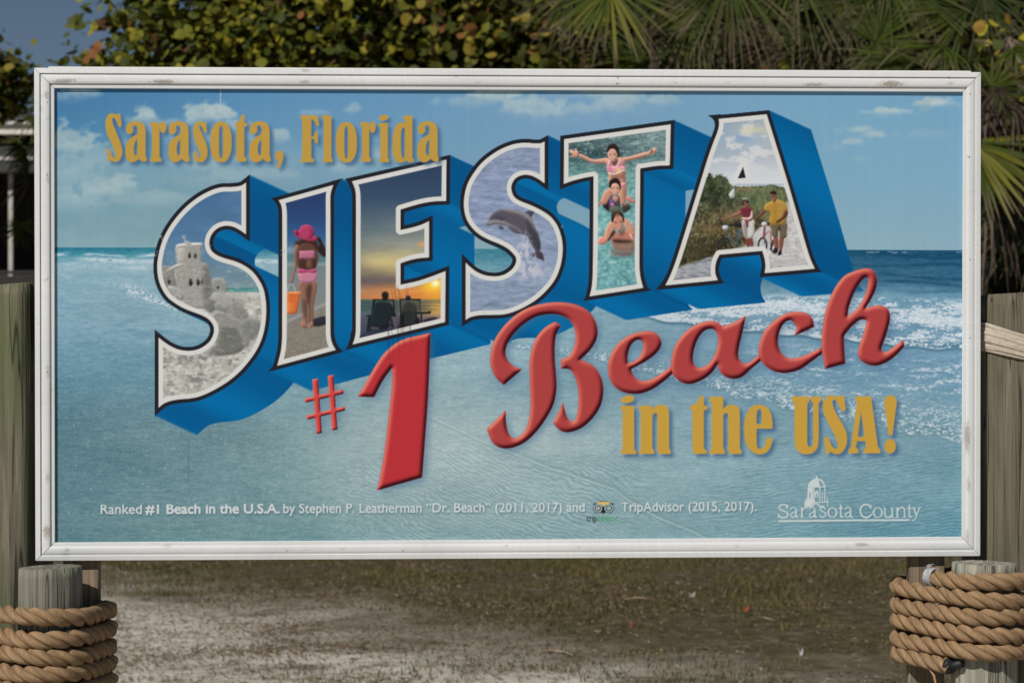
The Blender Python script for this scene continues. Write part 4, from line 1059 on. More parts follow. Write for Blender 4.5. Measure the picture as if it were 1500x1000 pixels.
for (nm, org, _, _), (o, h) in zip(GOLD, gc):
    cv = coverage(o, h)
    k = new_piece('gold_letter', None, 'gold serif letter %s' % nm if nm.isalpha() else 'gold punctuation mark %s' % nm)
    over(IMG, full(cv), (176, 143, 66) if org in (zR, zS) else (184, 147, 62))
    mark(cv, k)

# ---------- small white caption, emblems
def text_tris(body, bold=0.0):
    cu = bpy.data.curves.new('caption', 'FONT'); cu.body = body; cu.resolution_u = 3; cu.offset = bold
    ob = bpy.data.objects.new('caption', cu); COL.objects.link(ob)
    dg = bpy.context.evaluated_depsgraph_get(); dg.update()
    me = ob.evaluated_get(dg).to_mesh(); me.calc_loop_triangles()
    V = np.array([v.co[:2] for v in me.vertices]); T = np.array([t.vertices[:] for t in me.loop_triangles])
    ob.evaluated_get(dg).to_mesh_clear()
    bpy.data.objects.remove(ob); bpy.data.curves.remove(cu)
    return V, T
FONT_H = (text_tris('x')[0][:, 1].max(), text_tris('H')[0][:, 1].max())
def text_cov(body, x0, x1, xh, base, bold=0.0):
    """fit the line between x0 and x1; xh = pixel height of a capital; base(x) = baseline row"""
    V, T = text_tris(body, bold)
    a, b = V[:, 0].min(), V[:, 0].max()
    X = x0 + (V[:, 0] - a) / (b - a) * (x1 - x0)
    vy = V[:, 1]; XH, CH = FONT_H
    m_ = np.where(vy <= 0, vy / CH, np.where(vy <= XH, vy / XH * .735, .735 + (vy - XH) / (CH - XH) * .265))
    Y = base(X) - m_ * xh
    P = np.stack([X, Y], 1)
    tri = [P[t] for t in T if abs(np.linalg.det(np.stack([P[t[1]]-P[t[0]], P[t[2]]-P[t[0]]]))) > 1e-5]
    return full(coverage(tri))
bl = lambda x: 752.3 - (x - 147) * 0.0047
cap = np.zeros((RH, RW))
for body, x0, x1, bd in (('Ranked', 147.5, 207.6, 0.006), ('#1 Beach in the U.S.A.', 213, 409.4, 0.022), ('by Stephen P. Leatherman \u201cDr. Beach\u201d (2011, 2017) and', 415, 856.4, 0.006), ('TripAdvisor (2015, 2017).', 910, 1108, 0.006)):
    cap = np.maximum(cap, text_cov(body, x0, x1, 13.2, bl, bd))
over(IMG, np.clip(np.roll(np.roll(blur(cap, 1.0), 1, 1), 2, 0) * .75, 0, .6), (58, 88, 98))
over(IMG, np.clip(cap * 1.15, 0, 1), (194, 201, 204))
on = (cap > .35).any(0); ci = np.where(on)[0]
brk = np.where(np.diff(ci) >= 3)[0]
for a_, b_ in zip(np.r_[0, brk + 1], np.r_[brk, len(ci) - 1]):
    k = new_piece('caption_word')
    m_ = cap > .35; m_[:, :ci[a_]] = False; m_[:, ci[b_]+1:] = False
    LAB[m_] = k
tcov = text_cov('trip', 859.2, 874.4, 8.6, lambda x: x*0 + 763.2, 0.004); over(IMG, tcov, (36, 40, 42))
tcov2 = text_cov('advisor', 874.8, 905.6, 8.6, lambda x: x*0 + 763.0, 0.004); over(IMG, tcov2, (62, 142, 92))
k = new_piece('owl_emblem', None, 'round eyed owl emblem in black, cream, red and green')
owl = [(142,88,1),(165,82),(195,68),(222,66),(255,72),(278,84),(300,84,1),(288,98,1),(298,120),(288,145),(262,158),(236,150),(219,162,1),(202,150),(176,158),(150,145),(141,120),(152,98,1)]
cvo = fill(IMG, owl, (34, 36, 40), 1, 0, zT3); mark(cvo, k, .3)
fill(IMG, [(170,82),(200,72),(240,72),(268,82),(240,92),(219,110,1),(200,92)], (204, 174, 106), 1, 0, zT3)
for x, cc in ((178, (176, 70, 62)), (260, (70, 140, 96))):
    fill(IMG, ell(x, 119, 33, 33), (140, 168, 174), 1, 0, zT3); fill(IMG, ell(x, 119, 22, 22), (34, 36, 40), 1, 0, zT3)
    fill(IMG, ell(x, 119, 15, 15), (176, 192, 190), 1, 0, zT3); fill(IMG, ell(x, 119, 7, 7), cc, 1, 0, zT3)

cm = np.zeros((RH, RW))
def cs(pts, w, smooth=True):
    global cm
    pz = z(zZ, pts)
    if smooth and len(pts) > 2:
        q = []
        for i in range(len(pz)-1):
            p0 = np.array(pz[max(i-1,0)]); p1 = np.array(pz[i]); p2 = np.array(pz[i+1]); p3 = np.array(pz[min(i+2,len(pz)-1)])
            for t in (0, .25, .5, .75):
                q.append(.5*((2*p1)+(p2-p0)*t+(2*p0-5*p1+4*p2-p3)*t*t+(3*p1-p0-3*p2+p3)*t**3))
        q.append(np.array(pz[-1])); pz = [tuple(a) for a in q]
    c = coverage([np.array([p[:2] for p in stroke(pz, w/6.0)])])
    cm = np.maximum(cm, full(c))
def cp(pts, holes=()):
    global cm
    cm = np.maximum(cm, full(coverage([cat(z(zZ, pts))], [cat(z(zZ, h)) for h in holes])))
def s_o(x0, x1): cp(ell((x0+x1)/2, 421, (x1-x0)/2, 46), [ell((x0+x1)/2, 421, (x1-x0)/2-15, 38)])
def s_a(x):
    cs([(x+8,396),(x+16,380),(x+36,376),(x+52,384),(x+57,402)], 9); cs([(x+56,395),(x+56,445),(x+62,460),(x+76,461)], 14)
    cs([(x+56,412),(x+36,420),(x+14,432),(x+10,448),(x+22,462),(x+40,458),(x+56,440)], 10)
def s_t(x): cs([(x+24,352),(x+24,445),(x+32,460),(x+48,456)], 13); cs([(x+2,382),(x+48,382)], 9)
def s_stem(x, y0=378, y1=464, serif_top=True):
    cs([(x,y0),(x,y1)], 14); cs([(x-14,y1-3),(x+14,y1-3)], 7)
    if serif_top: cs([(x-15,y0+5),(x,y0+3)], 8)
cs([(200,382),(190,358),(165,352),(138,358),(128,378),(140,396),(168,408),(196,420),(206,440),(194,460),(165,466),(135,460),(122,438)], 13); cs([(204,352),(204,386)], 6); cs([(120,430),(120,466)], 6)
s_a(220)
s_stem(328); cs([(332,402),(346,382),(366,376),(378,384)], 11)
s_a(385)
cs([(535,396),(524,378),(506,374),(490,384),(492,400),(512,412),(532,424),(536,444),(522,460),(500,462),(484,446)], 11)
s_o(552, 640); s_t(645); s_a(700)
cs([(936,384),(920,360),(893,350),(864,358),(846,382),(841,408),(848,436),(868,458),(896,465),(922,456),(940,434)], 14); cs([(938,350),(938,388)], 7)
s_o(950, 1040)
cs([(1058,380),(1058,438),(1070,460),(1092,462),(1114,446)], 13); cs([(1044,380),(1058,380)], 7); s_stem(1122); cs([(1106,380),(1122,380)], 7)
s_stem(1166); cs([(1170,402),(1188,380),(1212,376),(1228,390),(1230,412),(1230,464)], 12); cs([(1216,461),(1246,461)], 7)
s_t(1248)
cs([(1310,378),(1336,450)], 14, False); cs([(1362,378),(1334,452),(1322,480),(1306,492),(1290,488)], 9); cs([(1296,379),(1328,379)], 7); cs([(1348,379),(1374,379)], 7)
cp([(120,488,1),(1275,478,1),(1278,494,1),(120,504,1)])
cp([(448,112,1),(452,100),(462,100),(466,112,1),(466,128,1),(448,128,1)])
cp([(380,200,1),(384,175),(402,148),(430,128),(462,122),(496,130),(522,156),(534,190,1),(520,190,1),(512,165),(490,145),(478,140),(490,196,1),(430,196,1)])
cp([(380,196,1),(428,196,1),(428,300,1),(444,318,1),(444,330,1),(560,320,1),(560,332,1),(444,338),(424,346),(420,374,1),(350,374,1),(352,318,1),(366,310,1),(374,292,1)], [[(396,240,1),(404,240,1),(402,298,1),(394,298,1)]])
for x in (436, 486, 530): cs([(x,196),(x,320)], 9, False)
cs([(430,198),(540,196)], 8, False); cp(ell(457,262,16,30,p=3), [ell(457,274,6,22)]); cs([(508,240),(508,318)], 7, False); cs([(552,290),(556,370)], 7, False)
cs([(424,366),(440,346),(460,344),(478,360),(500,368),(526,366)], 12)
over(IMG, np.clip(np.roll(np.roll(blur(cm, 1.0), 1, 1), 1, 0) * .45, 0, .4), (70, 106, 122))
over(IMG, np.clip(cm, 0, 1) * .95, (192, 200, 202))
k = new_piece('county_emblem', None, 'white bell tower emblem with serif lettering'); LAB[cm > .4] = k

# ---------- scratches, drips and chips on the vinyl
r_ = random.Random(5)
for i in range(26):
    x = 566 + i * 1.35 + r_.uniform(-1, 1); y0 = 408 + r_.uniform(0, 50); y1 = y0 + r_.uniform(25, 95)
    fill(IMG, stroke([(x - 5*(1-(i/26)), y0), (x+1.5, (y0+y1)/2), (x + 3, min(y1, 545))], [.3, .8, .3]), (30, 22, 24), .42, .3)
fill(IMG, stroke([(323,128),(323,145),(322,158),(319,175)], [1.6,1.4,1.0,.4]), (176,190,196), .8, .3)
fill(IMG, stroke([(276,640),(276.4,680),(275.6,712)], [.6,1.2,.5]), (66,88,94), .6, .3)
fill(IMG, stroke([(276,560),(276,574)], .9), (110,112,110), .5, .3)
for (cx, cy, n_) in ((235,345,9),(228,369,8),(823,339,4),(414,374,5),(306,362,4)):
    for i in range(n_):
        fill(IMG, ell(cx + r_.gauss(0,2), cy + r_.gauss(0,5), r_.uniform(.4,1.1), r_.uniform(.4,1.6), n=8), (158,166,168), .7, .2)
for i in range(40):
    fill(IMG, ell(r_.uniform(85,1400), r_.uniform(140,785), r_.uniform(.4,.9), r_.uniform(.4,.9), n=8), (50,62,72), .7, .2)
IMG = np.clip(IMG, 4, 238)
# ------------------------------------------------------------------ the sign in space
PL = W(50, HZ, 5.21); PR = W(1437, HZ, 5.29)
SE = np.array([PR.x - PL.x, PR.y - PL.y]); SE /= np.linalg.norm(SE)
SN = np.array([SE[1], -SE[0]])                     # towards the camera
def sign_pt(px, py, off=0.0):
    px = np.asarray(px, float); py = np.asarray(py, float)
    dx = (px - 750) / F; dz = (HZ - py) / F
    t = (SN @ np.array([PL.x, PL.y]) + off) / (SN[0] * dx + SN[1])
    return np.stack([t * dx, t + 0 * dx, EYE + t * dz], -1)

base = sign_pt(744, 820)
BILL = empty('billboard', tuple(base))
tag(BILL, 'large white framed beach billboard with giant picture letters and red script', 'billboard')

INK = (lin(IMG) * KPRINT).reshape(-1, 3)
VP = sign_pt(XX.ravel(), YY.ravel(), 0.0)
vid = np.arange(RH * RW).reshape(RH, RW)
quads = np.stack([vid[1:, :-1], vid[1:, 1:], vid[:-1, 1:], vid[:-1, :-1]], -1).reshape(-1, 4)
qlab = LAB[:-1, :-1].ravel()
objs = {}
for k in sorted(PIECES):
    info = PIECES[k]
    sel = quads[qlab == k]
    if len(sel) == 0: continue
    uq, inv = np.unique(sel.ravel(), return_inverse=True)
    par = BILL if info[1] is None else objs[info[1]]
    o = mesh_np(info[0], VP[uq], inv.reshape(-1, 4), M['print'], par, col=INK[uq])
    if len(info) > 2 and info[2]: o['label'] = info[2]
    objs[k] = o

# backing board behind the vinyl
def slab(name, px0, px1, py0, py1, o0, o1, mat, parent):
    c = [sign_pt(x, y, o) for o in (o0, o1) for (x, y) in ((px0, py0), (px1, py0), (px1, py1), (px0, py1))]
    return mesh_np(name, c, [(0,1,2,3),(7,6,5,4),(0,4,5,1),(1,5,6,2),(2,6,7,3),(3,7,4,0)], mat, parent)
M['ply'] = mat_plain('weathered_plywood', (0.16, 0.12, 0.08), 0.8)
slab('backing_board', 62, 1424, 112, 806, -0.0015, -0.0095, M['ply'], BILL)

# frame: four mitred rails, moulded profile
OC = [(50, 99.5), (1437, 106), (1436, 814), (52, 821)]
IC = [(79.5, 129.5), (1410.5, 135), (1408.5, 785.5), (80.5, 794)]
PROF = [(0, -.010), (0, .0105), (.012, .012), (.06, .0123), (.11, .0127), (.16, .0130), (.21, .0133), (.25, .0135), (.272, .0125), (.285, .008), (.315, .008), (.335, .0115), (.40, .0135), (.46, .0141), (.52, .0145), (.58, .0146), (.64, .0145), (.69, .0139), (.74, .013), (.785, .0105), (.80, .0065), (.83, .0065), (.86, .0098), (.965, .0095), (1.0, .0086), (1.0, .0004)]
WEAR = [(238,120,17,3.2,.9),(92,119,16,3,.75),(104,117,10,2,.6),(1192,124,17,2.2,.85),(1306,123,16,4,1.0),(447,103,6,3,.6),(446,120,7,2.5,.6),(432,109,10,1,.5),(1392,122,5,2.5,.5),
        (905,123,2,1.5,.9),(701,121,4,2,.3),(68,139,3,5,.7),(70,262,2,8,.5),(70,545,2,9,.5),(70,700,3,8,.5),(69,778,5,9,.8),(98,805,4,3,.6),(96,811,7,2,.5),(246,799,7,3,.35),(502,803,4,2,.4),(742,799,3,2,.4),(848,801,4,2,.3),
        (1262,797,9,2.5,.8),(1417,640,4,20,.85),(1419,710,3,9,.55),(1417,785,3,10,.5),(1421,138,1.2,1.2,.9),(1421,380,1.2,1.2,.8),(1419,230,2,2,.7),(1421,495,1.2,1.2,.8),(60,160,2,4,.4),(1080,800,4,2,.3)]
wr = random.Random(3)
for _ in range(22):
    s = wr.random(); side = wr.randrange(4)
    a, b = OC[side], OC[(side+1) % 4]; c_, d_ = IC[side], IC[(side+1) % 4]; u = wr.uniform(.1, .9)
    x = (a[0]*(1-s)+b[0]*s)*(1-u) + (c_[0]*(1-s)+d_[0]*s)*u; y = (a[1]*(1-s)+b[1]*s)*(1-u) + (c_[1]*(1-s)+d_[1]*s)*u
    WEAR.append((x, y, wr.uniform(.8, 4), wr.uniform(.6, 2), wr.uniform(.2, .55)))
def frame_rail(k):
    a, b = np.array(OC[k]), np.array(OC[(k+1) % 4]); c, d = np.array(IC[k]), np.array(IC[(k+1) % 4])
    L = np.linalg.norm(b - a); n = int(L / 2)
    s = np.linspace(0, 1, n + 1)[:, None]
    g = 0.45 / L
    V = []; PXY = []
    for (u, w) in PROF:
        if k in (1, 2): w = {.008: .0112, .0065: .0100, .0105: .0112}.get(w, w) if u > .1 else w
        A = a + (c - a) * u; B = b + (d - b) * u
        Lu = np.linalg.norm(B - A); g = 0.35 / Lu
        P = A * (1 - (g + s * (1 - 2*g))) + B * (g + s * (1 - 2*g))
        V.append(sign_pt(P[:, 0], P[:, 1], w)); PXY.append(P)
    V = np.array(V); PXY = np.array(PXY); m = len(PROF)
    idx = np.arange(m * (n+1)).reshape(m, n+1)
    Q = np.stack([idx[:-1, :-1], idx[:-1, 1:], idx[1:, 1:], idx[1:, :-1]], -1).reshape(-1, 4)
    P = PXY.reshape(-1, 2)
    r = np.random.default_rng(k)
    col = np.ones((len(P), 3)) * np.array([.68, .69, .69])
    streak = np.repeat(r.normal(0, .010, (1, n+1)), m, 0).ravel()
    streak = streak + np.repeat(np.interp(np.arange(n+1), np.arange(0, n+40, 40), r.normal(0, .018, len(np.arange(0, n+40, 40))))[None], m, 0).ravel()
    col += streak[:, None]
    pu = np.repeat(np.array([p[0] for p in PROF])[:, None], n+1, 1).ravel()
    soil_groove_tone = np.exp(-((pu - .30)/.02)**2) * (.30 if k in (0, 3) else .12) + np.exp(-((pu - .815)/.025)**2) * (.25 if k in (0, 3) else .1)  # darkens the two groove lines, more on the top and left rails
    col *= (1 - soil_groove_tone[:, None])
    nz = r.normal(0, .22, len(P))
    for (x, y, rx, ry, aa) in WEAR:
        dd = np.sqrt(((P[:, 0]-x)/rx)**2 + ((P[:, 1]-y)/ry)**2) + nz
        al = (np.clip(1.25 - dd, 0, .6) / .6 * aa)[:, None]
        col = col * (1 - al) + al * np.array([.34, .31, .27])
    o = mesh_np('frame_rail', V.reshape(-1, 3), Q[:, ::-1], M['frame'], BILL, col=np.clip(col, .05, .82))
    me = o.data
    me.polygons.foreach_set('use_smooth', np.zeros(len(me.polygons), dtype=bool))
    return o
for k in range(4): frame_rail(k)
M['white'] = mat_plain('white_paint', (0.72, 0.72, 0.70), 0.5, .3, .06)
c = [sign_pt(x, y, o) for o in (.0075, -.009) for (x, y) in ((71, 97.6), (1422, 104.0), (1422, 106.6), (71, 100.2))]
mesh_np('top_cap', c, [(0,1,2,3),(7,6,5,4),(0,4,5,1),(1,5,6,2),(2,6,7,3),(3,7,4,0)], M['white'], BILL)
M['screw'] = mat_plain('rusty_screw', (0.14, 0.09, 0.06), 0.5)
def screw(px, py):
    c = sign_pt(px, py, .0146)
    g = G(); n = 8
    e3 = np.array([SE[0], SE[1], 0]); n3 = np.array([SN[0], SN[1], 0]); zz = np.array([0, 0, 1.])
    ring = [c + (e3*math.cos(2*PI*i/n) + zz*math.sin(2*PI*i/n)) * .0016 for i in range(n)]
    g.add(ring + [c + n3 * .0008], [(i, (i+1) % n, n) for i in range(n)])
    return g.build('screw', M['screw'], BILL)
for (x, y) in ((69,150),(69,256),(70,407),(69,545),(1421,138),(1420,230),(1421,380),(1421,495),(420,806),(905,114),(590,806),(1390,113),(668,112)):
    screw(x, y)

# ------------------------------------------------------------------ timber behind and beside the sign
M['wood_green'] = mat_wood('green_weathered_timber', (0.11, 0.095, 0.07), (0.28, 0.25, 0.195), (0.125, 0.145, 0.072), .95, 1.0)
M['wood_grey'] = mat_wood('grey_weathered_timber', (0.105, 0.09, 0.07), (0.235, 0.205, 0.165), (0.17, 0.16, 0.10), .35, 4.0)
M['wood_pile2'] = mat_wood('grey_green_piling', (0.12, 0.108, 0.085), (0.34, 0.32, 0.265), (0.20, 0.21, 0.165), .45, 17.0)
M['wood_pile'] = mat_wood('bleached_piling', (0.20, 0.18, 0.14), (0.46, 0.43, 0.36), (0.24, 0.27, 0.20), .5, 9.0)
M['wood_post'] = mat_wood('brown_lumber', (0.15, 0.11, 0.075), (0.32, 0.25, 0.18), (0.16, 0.14, 0.09), .2, 13.0)
def sq_unit(p, n):
    t = np.linspace(0, 2*PI, 4001)
    c, s_ = np.cos(t), np.sin(t)
    x = np.abs(c)**(2/p)*np.sign(c); y = np.abs(s_)**(2/p)*np.sign(s_)
    d = np.r_[0, np.cumsum(np.hypot(np.diff(x), np.diff(y)))]
    q = np.linspace(0, d[-1], n, endpoint=False)
    return list(zip(np.interp(q, d, x), np.interp(q, d, y)))
def piling(name, cx, cy, rx, ry, z1, mat, pexp=2.0, seed=0, tilt=(0, 0), rough=.012, nseg=200, nz=70, z0=-.25, cracks=26, depth=.05):
    rc = random.Random(seed*11+1)
    CR = [(rc.random(), rc.uniform(z0, z1-.05), rc.uniform(.12, .9), rc.uniform(.4, 1.0)*depth, rc.uniform(.0016, .0034), rc.uniform(0, 6)) for _ in range(cracks)]
    V = []; UN = sq_unit(pexp, nseg)
    ZJ = (z0 + (z1 - z0)*np.arange(nz+1)/nz)[:, None]; FI = (np.arange(nseg)/nseg)[None, :]
    CK = np.zeros((nz+1, nseg))
    for (a0, zc, zl, dp, wd, ph) in CR:
        da = (FI - a0 - .004*np.sin(ZJ*9+ph) + .5) % 1.0 - .5
        e = np.clip(np.minimum((ZJ-zc)/.08 + .05, (zc+zl-ZJ)/.08 if zc+zl < z1 else 1.0), 0, 1)
        CK += dp*e*np.exp(-(da/wd)**2)
    for j in range(nz + 1):
        zz = z0 + (z1 - z0) * j / nz
        for i in range(nseg):
            x, y = UN[i]
            q = Vector((x*7 + seed*3.1, y*7, zz*.9))
            d = 1 + rough*mnoise(q*1.0) + rough*.8*mnoise(Vector((x*26+seed, y*26, zz*1.3)))
            cr = mnoise(Vector((x*11+seed*7, y*11, zz*.35)))
            d -= rough*1.6*max(0, 1-abs(cr)/.05)*.6
            d -= CK[j, i]
            if j == nz: d *= .985
            top = (tilt[0]*x*rx + tilt[1]*y*ry) if j >= nz-1 else 0
            V.append((cx + rx*x*d, cy + ry*y*d, zz + top - (.004 if j == nz-1 else 0)))
    Fc = []
    for j in range(nz):
        for i in range(nseg):
            i2 = (i+1) % nseg
            Fc.append((j*nseg+i, j*nseg+i2, (j+1)*nseg+i2, (j+1)*nseg+i))
    prev = nz*nseg
    for rr in (.8, .55, .3):
        b = len(V)
        for i in range(nseg):
            x, y = UN[i][0]*rr, UN[i][1]*rr
            V.append((cx+rx*x, cy+ry*y, z1 + tilt[0]*x*rx + tilt[1]*y*ry + .004*mnoise(Vector((x*14+seed, y*14, 2.0)))))
        for i in range(nseg):
            i2 = (i+1) % nseg
            Fc.append((prev+i, prev+i2, b+i2, b+i))
        prev = b
    b = len(V); V.append((cx, cy, z1 - .003))
    for i in range(nseg): Fc.append((prev+i, prev+(i+1) % nseg, b))
    return mesh_np(name, V, Fc, mat, None, smooth=True, origin=np.array([cx, cy, 0.]))
LT = (W(-15, 0, 5.42).x, 5.42, .150, .155)
o = piling('timber_post', LT[0], LT[1], LT[2], LT[3], 1.852, M['wood_green'], 6.0, 1, (.10, 0))
tag(o, 'tall mossy green weathered timber post whose slanted top ends beside the billboard', 'post')
RT = (W(1505, 0, 5.458).x, 5.458, .155, .155)
o = piling('timber_post', RT[0], RT[1], RT[2], RT[3], 1.842, M['wood_grey'], 7.0, 2, (.05, 0))
tag(o, 'tall grey timber post with long dark crack and pale twine tied round it', 'post')
LP = (W(74, 0, 5.10).x, 5.10, .0790)
o = piling('short_piling', LP[0], LP[1], LP[2], LP[2], 1.128, M['wood_pile2'], 2.0, 3, (.03, 0), .026)
tag(o, 'short sawn-off piling in front of the mossy green tall post', 'piling')
RP = (W(1442, 0, 5.185).x, 5.185, .0835)
o = piling('short_piling', RP[0], RP[1], RP[2], RP[2], 1.131, M['wood_pile'], 2.0, 8, (-.01, 0), .02)
tag(o, 'short sawn-off piling in front of the tall post tied with pale twine', 'piling')
def support(px0, px1, yf, mat, lab):
    x0 = W(px0, 0, yf).x; x1 = W(px1, 0, yf).x
    g = G(); g.box(x0, x1, yf, yf + .034, -.25, 2.3)
    o = g.build('support_post', mat, None, bevel=.004, origin=np.array([(x0+x1)/2, yf+.017, 0]))
    tag(o, lab, 'post')
    return [(x0, yf), (x1, yf), (x1, yf+.034), (x0, yf+.034)]
LS = support(92, 144.5, 5.228, M['wood_post'], 'square sawn support post under the billboard beside the mossy green post')
RS = support(1331, 1384, 5.302, M['wood_post'], 'square sawn support post under the billboard beside the grey cracked post')

# ------------------------------------------------------------------ ropes
def hull(P):
    P = sorted(set((round(float(x), 6), round(float(y), 6)) for x, y in P))
    def half(Q):
        h = []
        for p in Q:
            while len(h) >= 2 and (h[-1][0]-h[-2][0])*(p[1]-h[-2][1]) - (h[-1][1]-h[-2][1])*(p[0]-h[-2][0]) <= 0: h.pop()
            h.append(p)
        return h
    a = half(P); b = half(P[::-1])
    return np.array(a[:-1] + b[:-1])
def circ(cx, cy, r, n=48): return [(cx + r*math.cos(2*PI*i/n), cy + r*math.sin(2*PI*i/n)) for i in range(n)]
def squir(cx, cy, rx, ry, p, n=72):
    return [(cx + rx*x, cy + ry*y) for x, y in sq_unit(p, n)]
def inflate(P, r):
    Q = []
    for (x, y) in P: Q += circ(x, y, r, 24)
    return hull(Q)
def loop_sampler(H):
    H2 = np.vstack([H, H[:1]]); d = np.r_[0, np.cumsum(np.linalg.norm(np.diff(H2, axis=0), axis=1))]
    return d[-1], lambda s: np.stack([np.interp(np.mod(s, d[-1]), d, H2[:, 0]), np.interp(np.mod(s, d[-1]), d, H2[:, 1])], -1)
M['rope'] = mat_attr('manila_rope', 0.75, 0.25)
_n = NT('x')
bpy.data.materials.remove(_n.m)
def add_fibre_bump(mat):
    t = mat.node_tree
    b = t.nodes['Principled BSDF']
    tc = t.nodes.new('ShaderNodeTexCoord'); nz = t.nodes.new('ShaderNodeTexNoise'); nz.inputs['Scale'].default_value = 420; nz.inputs['Detail'].default_value = 3
    bp = t.nodes.new('ShaderNodeBump'); bp.inputs['Strength'].default_value = .45; bp.inputs['Distance'].default_value = .002
    t.links.new(tc.outputs['Object'], nz.inputs['Vector']); t.links.new(nz.outputs[0], bp.inputs['Height']); t.links.new(bp.outputs[0], b.inputs['Normal'])
add_fibre_bump(M['rope'])
def twisted_rope(name, path, r, pitch, seed, parent=None, base_col=(.275, .176, .095), twist=-1, origin=None):
    """path (n,3) dense; three strands laid round it"""
    P = np.asarray(path, float)
    d = np.r_[0, np.cumsum(np.linalg.norm(np.diff(P, axis=0), axis=1))]
    n = int(d[-1] / .0055)
    s = np.linspace(0, d[-1], n)
    P = np.stack([np.interp(s, d, P[:, k]) for k in range(3)], 1)
    T = np.gradient(P, axis=0); T /= np.linalg.norm(T, axis=1)[:, None]
    up = np.array([0, 0, 1.]); A = np.cross(T, up); A /= np.linalg.norm(A, axis=1)[:, None]; B = np.cross(A, T)
    rg = np.random.default_rng(seed)
    V = []; Q = []; C = []
    K = 20
    ph = 2*PI*s/pitch*twist + np.interp(s, np.linspace(0, d[-1], 12), rg.normal(0, .6, 12))
    for st in range(3):
        a = ph + st*2*PI/3
        cx = np.cos(a)*r*.535; cy = np.sin(a)*r*.535
        ctr = P + A*cx[:, None] + B*cy[:, None]
        TT = np.gradient(ctr, axis=0); TT /= np.linalg.norm(TT, axis=1)[:, None]
        N1 = A*np.cos(a)[:, None] + B*np.sin(a)[:, None]
        N1 -= TT*np.sum(N1*TT, 1)[:, None]; N1 /= np.linalg.norm(N1, axis=1)[:, None]
        N2 = np.cross(TT, N1)
        fib = rg.normal(0, 1, K)
        b = len(V)
        rs = r*.515*(1 + .02*np.sin(s*130 + st))
        cols = []; vv = []
        for k in range(K):
            an = 2*PI*k/K
            an2 = an + 2*PI*s/.11
            fz = np.sin(3*an2 + st) * .4 + np.sin(7*an2 + 2*st) * .5 + np.sin(10*an2 + 5*st + 3*np.sin(s*30)) * .5
            vv.append(ctr + (N1*math.cos(an) + N2*math.sin(an)) * (rs*(1 + .028*fz))[:, None])
            tone = 1 + .13*fz + .10*rg.normal(0, 1, n) + .16*np.interp(s, np.linspace(0, d[-1], 40), rg.normal(0, 1, 40))
            cols.append(np.array(base_col)[None, :] * np.clip(tone, .55, 1.5)[:, None] * np.array([1, 1, 1])[None])
        vv = np.array(vv).transpose(1, 0, 2).reshape(-1, 3); cc = np.array(cols).transpose(1, 0, 2).reshape(-1, 3)
        idx = np.arange(n*K).reshape(n, K); nx_ = np.roll(idx, -1, 1)
        q = np.stack([idx[:-1], nx_[:-1], nx_[1:], idx[1:]], -1).reshape(-1, 4)
        base_i = sum(len(x) for x in V)
        V.append(vv); Q.append(q + base_i); C.append(cc)
    V = np.concatenate(V); Q = np.concatenate(Q); C = np.concatenate(C)
    return mesh_np(name, V, Q, M['rope'], parent, col=C, smooth=True, origin=origin)
def wrap_path(core, r, s0, s1, ztop, pitch, seed, extra=None):
    H = inflate(core, r*.98); L, f = loop_sampler(H)
    s = np.arange(s0*L, s1*L, .006)
    xy = f(s)
    rg = np.random.default_rng(seed)
    zz = ztop - pitch*(s/L - s0) + .0022*np.sin(s*9 + seed) + .0016*np.sin(s*23)
    if extra is not None: zz += extra(s/L - s0)
    return np.column_stack([xy, zz]), L, f, H
def find_s(core, r, px, front=True):
    H = inflate(core, r*.98); L, f = loop_sampler(H)
    s = np.linspace(0, L, 4000); xy = f(s)
    q = 750 + xy[:, 0]/xy[:, 1]*F
    m = np.abs(q - px) + (xy[:, 1] > xy[:, 1].mean())*1e4*(1 if front else 0)
    return s[np.argmin(m)] / L
# hull runs counter-clockwise seen from above: along the front it runs from left to right
coreR = circ(*RP) + RS + squir(RT[0], RT[1], RT[2], RT[3], 7.0)
rR = .0224
sR = find_s(coreR, rR, 1369)
eR = find_s(coreR, rR, 1394)
nR = 5 + ((eR - sR) % 1.0)
pathR, L_, f_, H_ = wrap_path(coreR, rR, sR, sR + nR, 1.094, .0446, 4)
ropeR = twisted_rope('coiled_rope', pathR, rR, .134, 21, origin=np.array([RP[0], RP[1], .85]))
tag(ropeR, 'thick tan rope coiled round the grey post, with taped rope end showing', 'rope')
M['tape'] = mat_plain('grey_whipping_twine', (0.36, 0.37, 0.38), .6, .3, .3, 60)
M['black'] = mat_plain('black_rubber', (0.02, 0.02, 0.022), .5)
g = G()
tdir = Vector(pathR[0] - pathR[6]).normalized(); p0 = Vector(pathR[0])
for i in range(9):
    q = p0 + tdir * (.0035*i - .004)
    for_r = rR*(1.05 - .022*i) if i < 8 else rR*.7
    ring = []
    a = tdir.cross(Vector((0, 0, 1))).normalized(); b = a.cross(tdir)
    for j in range(18):
        an = 2*PI*j/17
        ring.append(q + (a*math.cos(an) + b*math.sin(an))*for_r + tdir*.0035*j/17)
    g.tube(ring, .0024, 6)
q = p0 + tdir*.028
g.tube([p0 + tdir*.0, p0 + tdir*.012, q + Vector((0,0,.0)), q + tdir*.006], [rR*.96, rR*.95, rR*.75, .004], 12)
for i in range(5):
    g.tube([q + Vector((.002*i-.004, 0, .008)), q + Vector((.003*i, -.003, .020+.003*i)), q + Vector((.005*i, -.002, .030+.002*(i % 2)))], .0014, 5)
g.build('rope_whipping', M['tape'], ropeR, smooth=True)
g = G(); pe = Vector(pathR[-1]); td = Vector(pathR[-1]-pathR[-6]).normalized()
g.tube([pe - td*.006, pe + td*.004], [rR*1.0, rR*.86], 16)
